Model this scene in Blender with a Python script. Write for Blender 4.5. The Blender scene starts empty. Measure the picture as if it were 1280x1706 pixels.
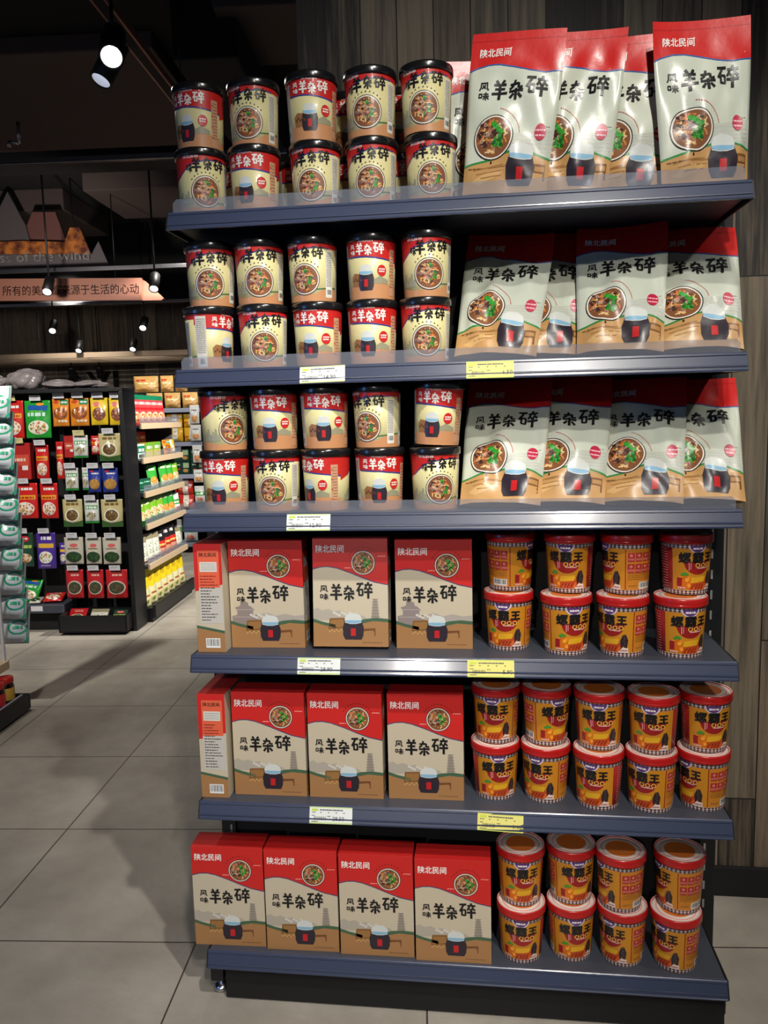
import bpy, bmesh, math, random
from mathutils import Vector, Matrix
from mathutils.geometry import tessellate_polygon

SC = bpy.context.scene
COL = SC.collection
PI = math.pi
R = random.Random(7)

# ------------------------------------------------------------------ camera
def set_camera():
    yaw, pitch, roll = -0.12322, 0.12111, -0.02423
    fwd = Vector((math.sin(yaw), math.cos(yaw), 0)); right = Vector((math.cos(yaw), -math.sin(yaw), 0)); up = Vector((0, 0, 1))
    f2 = fwd * math.cos(pitch) - up * math.sin(pitch)
    u2 = up * math.cos(pitch) + fwd * math.sin(pitch)
    r3 = right * math.cos(roll) + u2 * math.sin(roll)
    u3 = u2 * math.cos(roll) - right * math.sin(roll)
    cd = bpy.data.cameras.new('camera'); cam = bpy.data.objects.new('camera', cd); COL.objects.link(cam)
    m = Matrix((r3, u3, -f2)).transposed().to_4x4(); m.translation = Vector((0.0645, -1.7047, 1.40))
    cam.matrix_world = m
    cd.sensor_fit = 'VERTICAL'; cd.sensor_height = 36.0; cd.lens = 1318.2 / 1706 * 36.0
    cd.clip_start = 0.05; cd.clip_end = 60
    SC.camera = cam
set_camera()

# ------------------------------------------------------------------ store axes
# the shop floor and its gondolas are turned a little against the display rack
TH = math.radians(4.17); CT, ST = math.cos(TH), math.sin(TH)
def S(u, v, z=0.0):
    return Vector((u * CT - v * ST, u * ST + v * CT, z))

# ------------------------------------------------------------------ light and exposure
SC.view_settings.view_transform = 'Standard'; SC.view_settings.look = 'None'
SC.view_settings.exposure = 0.0; SC.view_settings.gamma = 1.0
SC.view_settings.use_curve_mapping = False
SC.cycles.use_denoising = True
SC.cycles.max_bounces = 6; SC.cycles.transparent_max_bounces = 12
SC.cycles.sample_clamp_indirect = 4.0
SC.cycles.caustics_reflective = False; SC.cycles.caustics_refractive = False
W = bpy.data.worlds.new('shop_world'); SC.world = W; W.use_nodes = True
W.node_tree.nodes['Background'].inputs['Color'].default_value = (0.75, 0.83, 1.0, 1)
W.node_tree.nodes['Background'].inputs['Strength'].default_value = 0.10

def spot(name, loc, target, power, angle, blend=0.6, size=0.04, col=(1, 0.95, 0.88)):
    ld = bpy.data.lights.new(name, 'SPOT'); ld.energy = power; ld.spot_size = math.radians(angle); ld.spot_blend = blend
    ld.shadow_soft_size = size; ld.color = col
    o = bpy.data.objects.new(name, ld); COL.objects.link(o); o.location = loc
    d = Vector(target) - Vector(loc); o.rotation_euler = d.to_track_quat('-Z', 'Y').to_euler()
    return o
# ceiling track spots in front of the rack, plus unseen spots added as fill
spot('track_light_key', (0.50, -2.1, 3.25), (0.30, 0.05, 1.35), 125, 48, 0.7, 0.035, (1, 0.96, 0.88))
spot('track_light_near', (0.45, -1.15, 2.95), (-0.35, 0.0, 0.8), 48, 110, 0.6, 0.03, (1, 0.96, 0.88))
spot('track_light_side', (0.6, -2.5, 2.95), (-0.2, 0.05, 0.75), 125, 50, 0.8, 0.05, (1, 0.93, 0.84))
spot('extra_light_shop', S(-2.3, 0.9, 3.1), S(-2.6, 3.6, 0.9), 380, 75, 0.8, 0.06, (1, 0.95, 0.88))  # unseen spot added to brighten the end display
spot('extra_light_shop', S(0.1, 3.3, 2.6), S(-2.0, 4.1, 0.7), 620, 48, 0.8, 0.06, (1, 0.95, 0.88))  # unseen spot added to reach the packs under the aisle shelves
spot('extra_light_shop', S(-2.0, 5.0, 3.1), S(-2.6, 6.6, 0.9), 260, 80, 0.8, 0.06, (1, 0.95, 0.88))  # unseen spot added to brighten the far shelf run
spot('extra_light_shop', S(-1.6, 0.9, 3.2), S(-1.9, 1.9, 0.0), 85, 75, 0.9, 0.08, (1, 0.94, 0.86))  # unseen spot added over the aisle floor
spot('extra_light_shop', S(-4.0, 7.0, 2.9), S(-4.2, 9.0, 1.8), 170, 100, 0.9, 0.08, (1, 0.94, 0.86))  # unseen spot added to brighten the back wall
spot('extra_light_floor', (0.45, -1.15, 2.95), (-1.0, 0.15, 0.0), 125, 50, 0.7, 0.03, (1, 0.95, 0.87))  # added at the near spot's place, lights the floor around the rack's shadow
spot('track_light_far', (-0.45, -4.6, 2.75), (-0.3, 0.0, 0.75), 240, 24, 0.7, 0.05, (1, 0.94, 0.86))
spot('extra_light_sign', S(-3.0, 3.9, 2.35), S(-3.4, 5.6, 2.85), 75, 90, 0.9, 0.05, (1, 0.93, 0.86))  # unseen spot added to brighten the hanging sign
spot('track_light_aisle', S(1.7, -0.6, 3.0), S(1.1, 0.5, 0.7), 48, 70, 0.9, 0.05, (1, 0.95, 0.86))

# unseen blue area light, added for cold reflections on rails and lids
ld = bpy.data.lights.new('extra_light_blue', 'AREA'); ld.energy = 5; ld.shape = 'RECTANGLE'; ld.size = 0.5; ld.size_y = 0.9; ld.color = (0.12, 0.36, 1.0)
glow = bpy.data.objects.new('extra_light_blue', ld); COL.objects.link(glow); glow.location = (-2.1, -1.5, 1.5)
glow.rotation_euler = (Vector((-0.5, 0, 0.9)) - Vector((-2.1, -1.5, 1.5))).to_track_quat('-Z', 'Y').to_euler()

# ------------------------------------------------------------------ materials
def lin(c):
    return tuple(((x / 255) / 12.92 if x / 255 <= 0.04045 else ((x / 255 + 0.055) / 1.055) ** 2.4) for x in c[:3]) + (1.0,)
MATS = {}
def mat(name, rgb, rough=0.5, metal=0.0, coat=0.0, spec=0.5, bump=0.0, bscale=60, emit=None, estr=0.0, crough=0.08):
    m = bpy.data.materials.new(name); m.use_nodes = True
    nt = m.node_tree; b = nt.nodes['Principled BSDF']
    b.inputs['Base Color'].default_value = lin(rgb)
    b.inputs['Roughness'].default_value = rough; b.inputs['Metallic'].default_value = metal
    b.inputs['Specular IOR Level'].default_value = spec
    b.inputs['Coat Weight'].default_value = coat; b.inputs['Coat Roughness'].default_value = crough
    if emit:
        b.inputs['Emission Color'].default_value = lin(emit); b.inputs['Emission Strength'].default_value = estr
    if bump:
        tc = nt.nodes.new('ShaderNodeTexCoord'); n = nt.nodes.new('ShaderNodeTexNoise'); n.inputs['Scale'].default_value = bscale
        n.inputs['Detail'].default_value = 3
        bp = nt.nodes.new('ShaderNodeBump'); bp.inputs['Strength'].default_value = bump; bp.inputs['Distance'].default_value = 0.01
        nt.links.new(tc.outputs['Object'], n.inputs['Vector']); nt.links.new(n.outputs['Fac'], bp.inputs['Height'])
        nt.links.new(bp.outputs['Normal'], b.inputs['Normal'])
        if coat:
            nt.links.new(bp.outputs['Normal'], b.inputs['Coat Normal'])
    MATS[name] = m
    return m
INK = {}
def ink(fam, rgb):
    """printed colour on a given stock: 'film' shrink wrapped cup, 'foil' satin pouch, 'card' carton, 'paper' tag"""
    k = (fam, tuple(rgb))
    if k not in INK:
        p = dict(film=dict(rough=0.42, coat=0.35, bump=0.05, bscale=45, crough=0.12), foil=dict(rough=0.36, coat=0.12, bump=0.12, bscale=22, crough=0.2),
                 card=dict(rough=0.45, coat=0.08, crough=0.2), paper=dict(rough=0.6), wrap=dict(rough=0.3, coat=0.3, bump=0.15, bscale=40, crough=0.15))[fam]
        INK[k] = mat('%s_%02x%02x%02x' % ((fam,) + tuple(rgb)), rgb, **p)
    return INK[k]

mat('rail', (52, 60, 84), rough=0.3, spec=0.6, coat=0.5, crough=0.12)
mat('shelf_steel', (62, 66, 76), rough=0.45)
mat('black_steel', (20, 20, 22), rough=0.45)
mat('black_matte', (13, 13, 14), rough=0.8)
mat('slot', (150, 150, 145), rough=0.6)
mat('chrome', (200, 200, 205), rough=0.25, metal=1)
mat('black_lid', (22, 22, 24), rough=0.22, coat=0.6, bump=0.03, bscale=50)
mat('red_lid', (178, 26, 24), rough=0.3, coat=0.4, bump=0.04, bscale=50)
mat('white_plastic', (205, 205, 208), rough=0.4, coat=0.2)
mat('wood_edge', (196, 172, 140), rough=0.55, bump=0.02, bscale=20)
mat('lamp_black', (14, 14, 15), rough=0.5)
mat('reflector', (225, 228, 235), rough=0.3, emit=(225, 230, 245), estr=0.35)
mat('lens_on', (255, 255, 255), emit=(255, 246, 232), estr=14)
mat('copper', (150, 100, 84), rough=0.4, metal=0.3)
mat('grey_card', (96, 90, 92), rough=0.8)
mat('soffit', (88, 74, 70), rough=0.9)
mat('ceiling_black', (26, 23, 23), rough=0.95)

def clear_plastic(name, tint, gl, rough):
    m = bpy.data.materials.new(name); m.use_nodes = True; nt = m.node_tree
    nt.nodes.remove(nt.nodes['Principled BSDF'])
    out = nt.nodes['Material Output']; tr = nt.nodes.new('ShaderNodeBsdfTransparent'); tr.inputs['Color'].default_value = tint
    g = nt.nodes.new('ShaderNodeBsdfGlossy'); g.inputs['Roughness'].default_value = rough; g.inputs['Color'].default_value = (0.9, 0.93, 1, 1)
    d = nt.nodes.new('ShaderNodeBsdfDiffuse'); d.inputs['Color'].default_value = (0.45, 0.48, 0.56, 1)
    mx = nt.nodes.new('ShaderNodeMixShader'); mx.inputs[0].default_value = gl
    m2 = nt.nodes.new('ShaderNodeMixShader'); m2.inputs[0].default_value = 0.16
    nt.links.new(tr.outputs[0], m2.inputs[1]); nt.links.new(d.outputs[0], m2.inputs[2])
    nt.links.new(m2.outputs[0], mx.inputs[1]); nt.links.new(g.outputs[0], mx.inputs[2]); nt.links.new(mx.outputs[0], out.inputs['Surface'])
    MATS[name] = m
clear_plastic('clear_guard', (0.86, 0.88, 0.92, 1), 0.07, 0.12)

def floor_material():
    m = bpy.data.materials.new('concrete_tile'); m.use_nodes = True; nt = m.node_tree; b = nt.nodes['Principled BSDF']
    L = nt.links.new; N = nt.nodes.new
    tc = N('ShaderNodeTexCoord'); sep = N('ShaderNodeSeparateXYZ'); L(tc.outputs['Object'], sep.inputs[0])
    def grid(out, size, off):
        a = N('ShaderNodeMath'); a.operation = 'ADD'; a.inputs[1].default_value = off; L(out, a.inputs[0])
        d = N('ShaderNodeMath'); d.operation = 'DIVIDE'; d.inputs[1].default_value = size; L(a.outputs[0], d.inputs[0])
        f = N('ShaderNodeMath'); f.operation = 'FRACT'; L(d.outputs[0], f.inputs[0])
        s = N('ShaderNodeMath'); s.operation = 'SUBTRACT'; s.inputs[1].default_value = 0.5; L(f.outputs[0], s.inputs[0])
        ab = N('ShaderNodeMath'); ab.operation = 'ABSOLUTE'; L(s.outputs[0], ab.inputs[0])
        g = N('ShaderNodeMath'); g.operation = 'GREATER_THAN'; g.inputs[1].default_value = 0.5 - 0.0022 / size; L(ab.outputs[0], g.inputs[0])
        fl = N('ShaderNodeMath'); fl.operation = 'FLOOR'; L(d.outputs[0], fl.inputs[0])
        return g.outputs[0], fl.outputs[0]
    gx, ix = grid(sep.outputs[0], 0.622, 1.317 + 6.22)
    gy, iy = grid(sep.outputs[1], 0.588, -0.248 + 5.88)
    mx = N('ShaderNodeMath'); mx.operation = 'MAXIMUM'; L(gx, mx.inputs[0]); L(gy, mx.inputs[1])
    cb = N('ShaderNodeCombineXYZ'); L(ix, cb.inputs[0]); L(iy, cb.inputs[1])
    wn = N('ShaderNodeTexWhiteNoise'); wn.noise_dimensions = '2D'; L(cb.outputs[0], wn.inputs['Vector'])
    n1 = N('ShaderNodeTexNoise'); n1.inputs['Scale'].default_value = 3.2; n1.inputs['Detail'].default_value = 7; n1.inputs['Roughness'].default_value = 0.62
    L(tc.outputs['Object'], n1.inputs['Vector'])
    cr = N('ShaderNodeValToRGB'); cr.color_ramp.elements[0].position = 0.3; cr.color_ramp.elements[0].color = lin((143, 136, 125))
    cr.color_ramp.elements[1].position = 0.72; cr.color_ramp.elements[1].color = lin((176, 169, 157)); L(n1.outputs['Fac'], cr.inputs[0])
    hv = N('ShaderNodeHueSaturation'); vm = N('ShaderNodeMapRange'); vm.inputs['To Min'].default_value = 0.93; vm.inputs['To Max'].default_value = 1.06
    L(wn.outputs['Value'], vm.inputs['Value']); L(vm.outputs[0], hv.inputs['Value']); L(cr.outputs[0], hv.inputs['Color'])
    mix = N('ShaderNodeMix'); mix.data_type = 'RGBA'; L(mx.outputs[0], mix.inputs['Factor']); L(hv.outputs[0], mix.inputs['A'])
    mix.inputs['B'].default_value = lin((62, 57, 52)); L(mix.outputs['Result'], b.inputs['Base Color'])
    b.inputs['Roughness'].default_value = 0.52; b.inputs['Specular IOR Level'].default_value = 0.35
    n2 = N('ShaderNodeTexNoise'); n2.inputs['Scale'].default_value = 26; n2.inputs['Detail'].default_value = 5; L(tc.outputs['Object'], n2.inputs['Vector'])
    bp = N('ShaderNodeBump'); bp.inputs['Strength'].default_value = 0.12; bp.inputs['Distance'].default_value = 0.02; L(n2.outputs['Fac'], bp.inputs['Height'])
    L(bp.outputs[0], b.inputs['Normal'])
    MATS['floor'] = m

def plank_material(name, width, length, c0, c1, seed, rough=0.65):
    """vertical reclaimed boards, each board its own tone, with long grain"""
    m = bpy.data.materials.new(name); m.use_nodes = True; nt = m.node_tree; b = nt.nodes['Principled BSDF']
    L = nt.links.new; N = nt.nodes.new
    tc = N('ShaderNodeTexCoord'); sep = N('ShaderNodeSeparateXYZ'); L(tc.outputs['Object'], sep.inputs[0])
    su = N('ShaderNodeMath'); su.operation = 'ADD'; L(sep.outputs[0], su.inputs[0]); L(sep.outputs[1], su.inputs[1])
    d = N('ShaderNodeMath'); d.operation = 'DIVIDE'; d.inputs[1].default_value = width; L(su.outputs[0], d.inputs[0])
    ix = N('ShaderNodeMath'); ix.operation = 'FLOOR'; L(d.outputs[0], ix.inputs[0])
    fx = N('ShaderNodeMath'); fx.operation = 'FRACT'; L(d.outputs[0], fx.inputs[0])
    w1 = N('ShaderNodeTexWhiteNoise'); w1.noise_dimensions = '1D'; L(ix.outputs[0], w1.inputs['W'])
    zd = N('ShaderNodeMath'); zd.operation = 'DIVIDE'; zd.inputs[1].default_value = length; L(sep.outputs[2], zd.inputs[0])
    za = N('ShaderNodeMath'); za.operation = 'ADD'; L(zd.outputs[0], za.inputs[0]); L(w1.outputs['Value'], za.inputs[1])
    iz = N('ShaderNodeMath'); iz.operation = 'FLOOR'; L(za.outputs[0], iz.inputs[0])
    fz = N('ShaderNodeMath'); fz.operation = 'FRACT'; L(za.outputs[0], fz.inputs[0])
    cb = N('ShaderNodeCombineXYZ'); L(ix.outputs[0], cb.inputs[0]); L(iz.outputs[0], cb.inputs[1]); cb.inputs[2].default_value = seed
    w2 = N('ShaderNodeTexWhiteNoise'); w2.noise_dimensions = '3D'; L(cb.outputs[0], w2.inputs['Vector'])
    mp = N('ShaderNodeMapping'); mp.inputs['Scale'].default_value = (55, 55, 2.6); L(tc.outputs['Object'], mp.inputs['Vector'])
    ad = N('ShaderNodeVectorMath'); ad.operation = 'ADD'; L(mp.outputs[0], ad.inputs[0])
    mu = N('ShaderNodeVectorMath'); mu.operation = 'SCALE'; mu.inputs['Scale'].default_value = 37; L(w2.outputs['Color'], mu.inputs[0]); L(mu.outputs[0], ad.inputs[1])
    n = N('ShaderNodeTexNoise'); n.inputs['Scale'].default_value = 1.0; n.inputs['Detail'].default_value = 6; n.inputs['Roughness'].default_value = 0.65; L(ad.outputs[0], n.inputs['Vector'])
    mixv = N('ShaderNodeMath'); mixv.operation = 'MULTIPLY_ADD'; mixv.inputs[1].default_value = 1.7; L(n.outputs['Fac'], mixv.inputs[0])
    sv = N('ShaderNodeMath'); sv.operation = 'MULTIPLY_ADD'; sv.inputs[1].default_value = 0.75; sv.inputs[2].default_value = -0.8; L(w2.outputs['Value'], sv.inputs[0]); L(sv.outputs[0], mixv.inputs[2])
    cr = N('ShaderNodeValToRGB'); cr.color_ramp.elements[0].position = 0.15; cr.color_ramp.elements[0].color = lin(c0)
    cr.color_ramp.elements[1].position = 0.85; cr.color_ramp.elements[1].color = lin(c1); L(mixv.outputs[0], cr.inputs[0])
    tint = N('ShaderNodeMix'); tint.data_type = 'RGBA'; tint.blend_type = 'MULTIPLY'; tint.inputs['Factor'].default_value = 0.35
    L(cr.outputs[0], tint.inputs['A'])
    cw = N('ShaderNodeValToRGB'); cw.color_ramp.elements[0].color = (0.75, 0.85, 0.70, 1); cw.color_ramp.elements[1].color = (1.0, 0.80, 0.66, 1)
    sepc = N('ShaderNodeSeparateColor'); L(w2.outputs['Color'], sepc.inputs[0]); L(sepc.outputs[1], cw.inputs[0]); L(cw.outputs[0], tint.inputs['B'])
    def edge(f, lim):
        a = N('ShaderNodeMath'); a.operation = 'SUBTRACT'; a.inputs[1].default_value = 0.5; L(f, a.inputs[0])
        q = N('ShaderNodeMath'); q.operation = 'ABSOLUTE'; L(a.outputs[0], q.inputs[0])
        g = N('ShaderNodeMath'); g.operation = 'GREATER_THAN'; g.inputs[1].default_value = 0.5 - lim; L(q.outputs[0], g.inputs[0]); return g.outputs[0]
    e = N('ShaderNodeMath'); e.operation = 'MAXIMUM'; L(edge(fx.outputs[0], 0.0018 / width), e.inputs[0]); L(edge(fz.outputs[0], 0.0018 / length), e.inputs[1])
    mix = N('ShaderNodeMix'); mix.data_type = 'RGBA'; L(e.outputs[0], mix.inputs['Factor']); L(tint.outputs['Result'], mix.inputs['A']); mix.inputs['B'].default_value = lin((20, 17, 15))
    L(mix.outputs['Result'], b.inputs['Base Color']); b.inputs['Roughness'].default_value = rough
    bp = N('ShaderNodeBump'); bp.inputs['Strength'].default_value = 0.25; bp.inputs['Distance'].default_value = 0.004; L(n.outputs['Fac'], bp.inputs['Height']); L(bp.outputs[0], b.inputs['Normal'])
    MATS[name] = m
floor_material()
plank_material('dark_planks', 0.098, 1.45, (40, 34, 31), (132, 119, 102), 3.0)
plank_material('grey_planks', 0.2, 2.6, (78, 68, 60), (140, 126, 112), 5.0)

# ------------------------------------------------------------------ objects and tags
def link(name, data, parent=None):
    o = bpy.data.objects.new(name, data); COL.objects.link(o)
    if parent: o.parent = parent
    return o
def obj(name, bm, mats, parent=None, smooth=False):
    me = bpy.data.meshes.new(name)
    bm.normal_update()
    if smooth:
        for f in bm.faces: f.smooth = True
    bm.to_mesh(me); bm.free()
    for m in (mats if isinstance(mats, (list, tuple)) else [mats]):
        me.materials.append(MATS[m] if isinstance(m, str) else m)
    return link(name, me, parent)
def tag(o, label, cat, group=None):
    o['label'] = label; o['category'] = cat
    if group: o['group'] = group
    return o
def thing(name, label, cat, loc=(0, 0, 0), rot=(0, 0, 0), group=None):
    o = link(name, None); o.location = loc; o.rotation_euler = rot; o.empty_display_size = 0.05
    return tag(o, label, cat, group)
def struct(o):
    o['kind'] = 'structure'; return o
def dup(root, loc, rot, label, cat=None, group=None, scale=None):
    r = root.copy(); COL.objects.link(r); r.location = loc; r.rotation_euler = rot
    if scale: r.scale = scale
    r['label'] = label
    if cat: r['category'] = cat
    if group: r['group'] = group
    for ch in list(root.children):
        c = ch.copy(); COL.objects.link(c); c.parent = r
        for g in list(ch.children):
            d = g.copy(); COL.objects.link(d); d.parent = c
    return r

# ------------------------------------------------------------------ bmesh helpers
def box(bm, x0, x1, y0, y1, z0, z1, mi=0, bev=0.0):
    vs = [bm.verts.new((x, y, z)) for z in (z0, z1) for y in (y0, y1) for x in (x0, x1)]
    fs = [bm.faces.new([vs[i] for i in q]) for q in ((0, 2, 3, 1), (4, 5, 7, 6), (0, 1, 5, 4), (2, 6, 7, 3), (0, 4, 6, 2), (1, 3, 7, 5))]
    for f in fs: f.material_index = mi
    if bev:
        es = list({e for f in fs for e in f.edges})
        r = bmesh.ops.bevel(bm, geom=es, offset=bev, segments=2, affect='EDGES', profile=0.5)
        for f in r['faces']: f.material_index = mi
    return fs
def newbox(*a, **k):
    bm = bmesh.new(); box(bm, *a, **k); return bm
def prism(bm, prof, x0, x1, mi=0, axis='x'):
    """extrude a (y, z) outline along x (or an (x, z) outline along y)"""
    n = len(prof)
    P = (lambda t, p: (t, p[0], p[1])) if axis == 'x' else (lambda t, p: (p[0], t, p[1]))
    a = [bm.verts.new(P(x0, p)) for p in prof]; b = [bm.verts.new(P(x1, p)) for p in prof]
    fs = [bm.faces.new((a[i], a[(i + 1) % n], b[(i + 1) % n], b[i])) for i in range(n)]
    fs.append(bm.faces.new(a[::-1])); fs.append(bm.faces.new(b))
    bmesh.ops.recalc_face_normals(bm, faces=fs)
    for f in fs: f.material_index = mi
    return fs
def lathe(bm, prof, seg=32, mis=None, cap0=True, cap1=True):
    """(r, z) outline around z; mis gives the material slot of each band"""
    rings = []
    for r, z in prof:
        rings.append([bm.verts.new((r * math.sin(2 * PI * k / seg), -r * math.cos(2 * PI * k / seg), z)) for k in range(seg)])
    for i in range(len(prof) - 1):
        for k in range(seg):
            f = bm.faces.new((rings[i][k], rings[i][(k + 1) % seg], rings[i + 1][(k + 1) % seg], rings[i + 1][k]))
            f.smooth = True; f.material_index = mis[i] if mis else 0
    if cap0: bm.faces.new(rings[0][::-1]).material_index = mis[0] if mis else 0
    if cap1: bm.faces.new(rings[-1]).material_index = mis[-1] if mis else 0
def tube(bm, p0, p1, r, seg=10, mi=0):
    p0, p1 = Vector(p0), Vector(p1); d = (p1 - p0).normalized()
    a = d.orthogonal().normalized(); b = d.cross(a)
    A = [bm.verts.new(p0 + (a * math.cos(2 * PI * k / seg) + b * math.sin(2 * PI * k / seg)) * r) for k in range(seg)]
    B = [bm.verts.new(p1 + (a * math.cos(2 * PI * k / seg) + b * math.sin(2 * PI * k / seg)) * r) for k in range(seg)]
    fs = [bm.faces.new((A[k], A[(k + 1) % seg], B[(k + 1) % seg], B[k])) for k in range(seg)]
    for f in fs: f.smooth = True
    fs += [bm.faces.new(A[::-1]), bm.faces.new(B)]
    for f in fs: f.material_index = mi

# ------------------------------------------------------------------ printed art: flat colour shapes laid in thin layers on a surface
GLY = {}
def glyph(text):
    k = text
    if k not in GLY:
        c = bpy.data.curves.new('type', 'FONT'); c.body = text; c.resolution_u = 2
        o = bpy.data.objects.new('type', c); COL.objects.link(o); bpy.context.view_layer.update()
        m = o.evaluated_get(bpy.context.evaluated_depsgraph_get()).to_mesh()
        vs = [(v.co.x, v.co.y) for v in m.vertices]; fs = [tuple(p.vertices) for p in m.polygons]
        bpy.data.objects.remove(o); bpy.data.curves.remove(c)
        GLY[k] = (vs, fs)
    return GLY[k]
BRUSH = {  # heavy separate bar strokes (x0, y0, x1, y1, width)
    'wind': [(.2, .92, .2, .4, .12), (.2, .42, .06, .06, .12), (.14, .9, .86, .9, .12), (.8, .9, .82, .2, .12), (.8, .16, 1, .12, .12), (.36, .68, .66, .26, .11), (.66, .7, .32, .26, .11)],
    'taste': [(.03, .78, .34, .78, .1), (.07, .8, .07, .34, .1), (.31, .8, .31, .34, .1), (.03, .36, .34, .36, .1), (.44, .74, .94, .74, .1), (.4, .5, 1, .5, .1), (.69, .98, .69, .02, .11), (.66, .46, .44, .14, .1), (.72, .46, .98, .14, .1)],
    'lamb': [(.26, 1, .38, .84, .15), (.76, 1, .64, .84, .15), (.12, .77, .88, .77, .14), (.2, .55, .82, .55, .13), (.02, .31, .98, .31, .15), (.5, .78, .5, -.04, .16)],
    'mixed': [(.1, .78, .66, .8, .13), (.66, .82, .66, .58, .14), (.64, .58, .92, .6, .12), (.42, 1, .36, .72, .14), (.34, .7, .08, .54, .13), (.06, .42, .96, .44, .14), (.5, .56, .5, -.04, .16), (.36, .3, .14, .06, .15), (.64, .3, .88, .08, .15)],
    'pieces': [(.0, .88, .44, .9, .13), (.26, .86, .03, .4, .13), (.14, .52, .4, .52, .11), (.16, .52, .16, .14, .11), (.38, .52, .38, .14, .11), (.14, .16, .4, .16, .11), (.73, 1, .73, .86, .14), (.5, .82, 1, .82, .12), (.62, .78, .5, .5, .11), (.6, .64, .7, .52, .1), (.86, .78, .76, .5, .11), (.86, .64, .98, .5, .11), (.46, .35, 1.02, .36, .13), (.74, .52, .74, -.06, .14)],
}
class Art:
    def __init__(s, fam):
        s.fam = fam; s.L = {}
    def raw(s, rgb, vs, fs, lv):
        s.L.setdefault((lv, tuple(rgb)), []).append((vs, fs))
    def poly(s, rgb, pts, lv=1):
        tris = tessellate_polygon([[Vector((p[0], p[1], 0)) for p in pts]])
        s.raw(rgb, list(pts), [tuple(t) for t in tris], lv)
    def quad(s, rgb, x0, y0, x1, y1, lv=1):
        s.raw(rgb, [(x0, y0), (x1, y0), (x1, y1), (x0, y1)], [(0, 1, 2, 3)], lv)
    def circ(s, rgb, cx, cy, r, lv=1, n=28, ry=None, a0=0, a1=2 * PI):
        ry = ry or r
        full = abs(a1 - a0 - 2 * PI) < 1e-6
        pts = [(cx + r * math.cos(a0 + (a1 - a0) * k / n), cy + ry * math.sin(a0 + (a1 - a0) * k / n)) for k in range(n if full else n + 1)]
        s.raw(rgb, pts, [tuple(range(len(pts)))], lv)
    def ring(s, rgb, cx, cy, r0, r1, lv=1, n=28, ky=1.0):
        vs = []; fs = []
        for k in range(n):
            a = 2 * PI * k / n
            vs += [(cx + r0 * math.cos(a), cy + r0 * ky * math.sin(a)), (cx + r1 * math.cos(a), cy + r1 * ky * math.sin(a))]
        for k in range(n):
            j = (k + 1) % n; fs.append((2 * k, 2 * k + 1, 2 * j + 1, 2 * j))
        s.raw(rgb, vs, fs, lv)
    def bar(s, rgb, x0, y0, x1, y1, w, lv=1, flare=1.0):
        dx, dy = x1 - x0, y1 - y0; l = math.hypot(dx, dy) or 1e-9; nx, ny = -dy / l * w / 2, dx / l * w / 2
        s.raw(rgb, [(x0 - nx, y0 - ny), (x1 - nx * flare, y1 - ny * flare), (x1 + nx * flare, y1 + ny * flare), (x0 + nx, y0 + ny)], [(0, 1, 2, 3)], lv)
    def line(s, rgb, pts, w, lv=1):
        for a, b in zip(pts, pts[1:]): s.bar(rgb, a[0], a[1], b[0], b[1], w, lv)
    def text(s, rgb, txt, x, y, size, lv=2, bold=0.0, center=False, wide=1.0, slant=0.0, rise=0.0):
        vs, fs = glyph(txt)
        if not vs: return
        if bold:
            b = bold; offs = [(-b, 0), (b, 0), (0, b), (0, -b)]
        x0 = min(v[0] for v in vs); x1 = max(v[0] for v in vs)
        ox = x - (x1 - x0) * size * wide / 2 if center else x
        for p, q in ([(0, 0)] + (offs if bold else [])):
            s.raw(rgb, [(ox + (v[0] + p - x0) * size * wide + slant * v[1] * size, y + (v[1] + q) * size + rise * (v[0] - x0) * size) for v in vs], fs, lv)
    def brush(s, rgb, key, x, y, w, h, lv=3, fat=1.0):
        for (a, b, c, d, t) in BRUSH[key]:
            s.bar(rgb, x + a * w, y + b * h, x + c * w, y + d * h, t * (w + h) / 2 * fat, lv, 1.12)
    def title(s, rgb, x, y, w, h, lv=3, fat=1.0, rise=0.0):
        """the five-character dish name: two small stacked, three large"""
        s.brush(rgb, 'wind', x, y + h * .50, w * .15, h * .38, lv, fat * 1.25)
        s.brush(rgb, 'taste', x, y + h * .06, w * .16, h * .38, lv, fat * 1.25)
        s.brush(rgb, 'lamb', x + w * .19, y + h * .06 + rise * .3, w * .24, h * .86, lv, fat)
        s.brush(rgb, 'mixed', x + w * .44, y + rise * .6, w * .23, h * .82, lv, fat)
        s.brush(rgb, 'pieces', x + w * .70, y + h * .10 + rise, w * .30, h * .86, lv, fat)
    def brand(s, rgb, x, y, size, lv=3, **k):
        s.text(rgb, '陕北民间', x, y, size, lv, bold=0.022, wide=.92, **k)
    def dashes(s, rgb, x0, x1, y, h, lv=2, rnd=R, gap=.35, unit=None):
        unit = unit or h * 1.6; x = x0
        while x < x1 - h * .3:
            w = min(unit * rnd.uniform(.6, 2.2), x1 - x); s.quad(rgb, x, y, x + w, y + h, lv); x += w + unit * gap * rnd.uniform(.6, 1.4)
    def arc_marks(s, rgb, cx, cy, r, a0, a1, n, w, h, lv=2, rnd=R):
        for k in range(n):
            a = math.radians(a0 + (a1 - a0) * k / (n - 1)); px, py = cx + r * math.cos(a), cy + r * math.sin(a)
            tx, ty = -math.sin(a), math.cos(a)
            s.bar(rgb, px - tx * w / 2, py - ty * w / 2, px + tx * w / 2, py + ty * w / 2, h, lv)
            s.bar(rgb, px - math.cos(a) * h, py - math.sin(a) * h, px + math.cos(a) * h, py + math.sin(a) * h, w * .3, lv)
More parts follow.
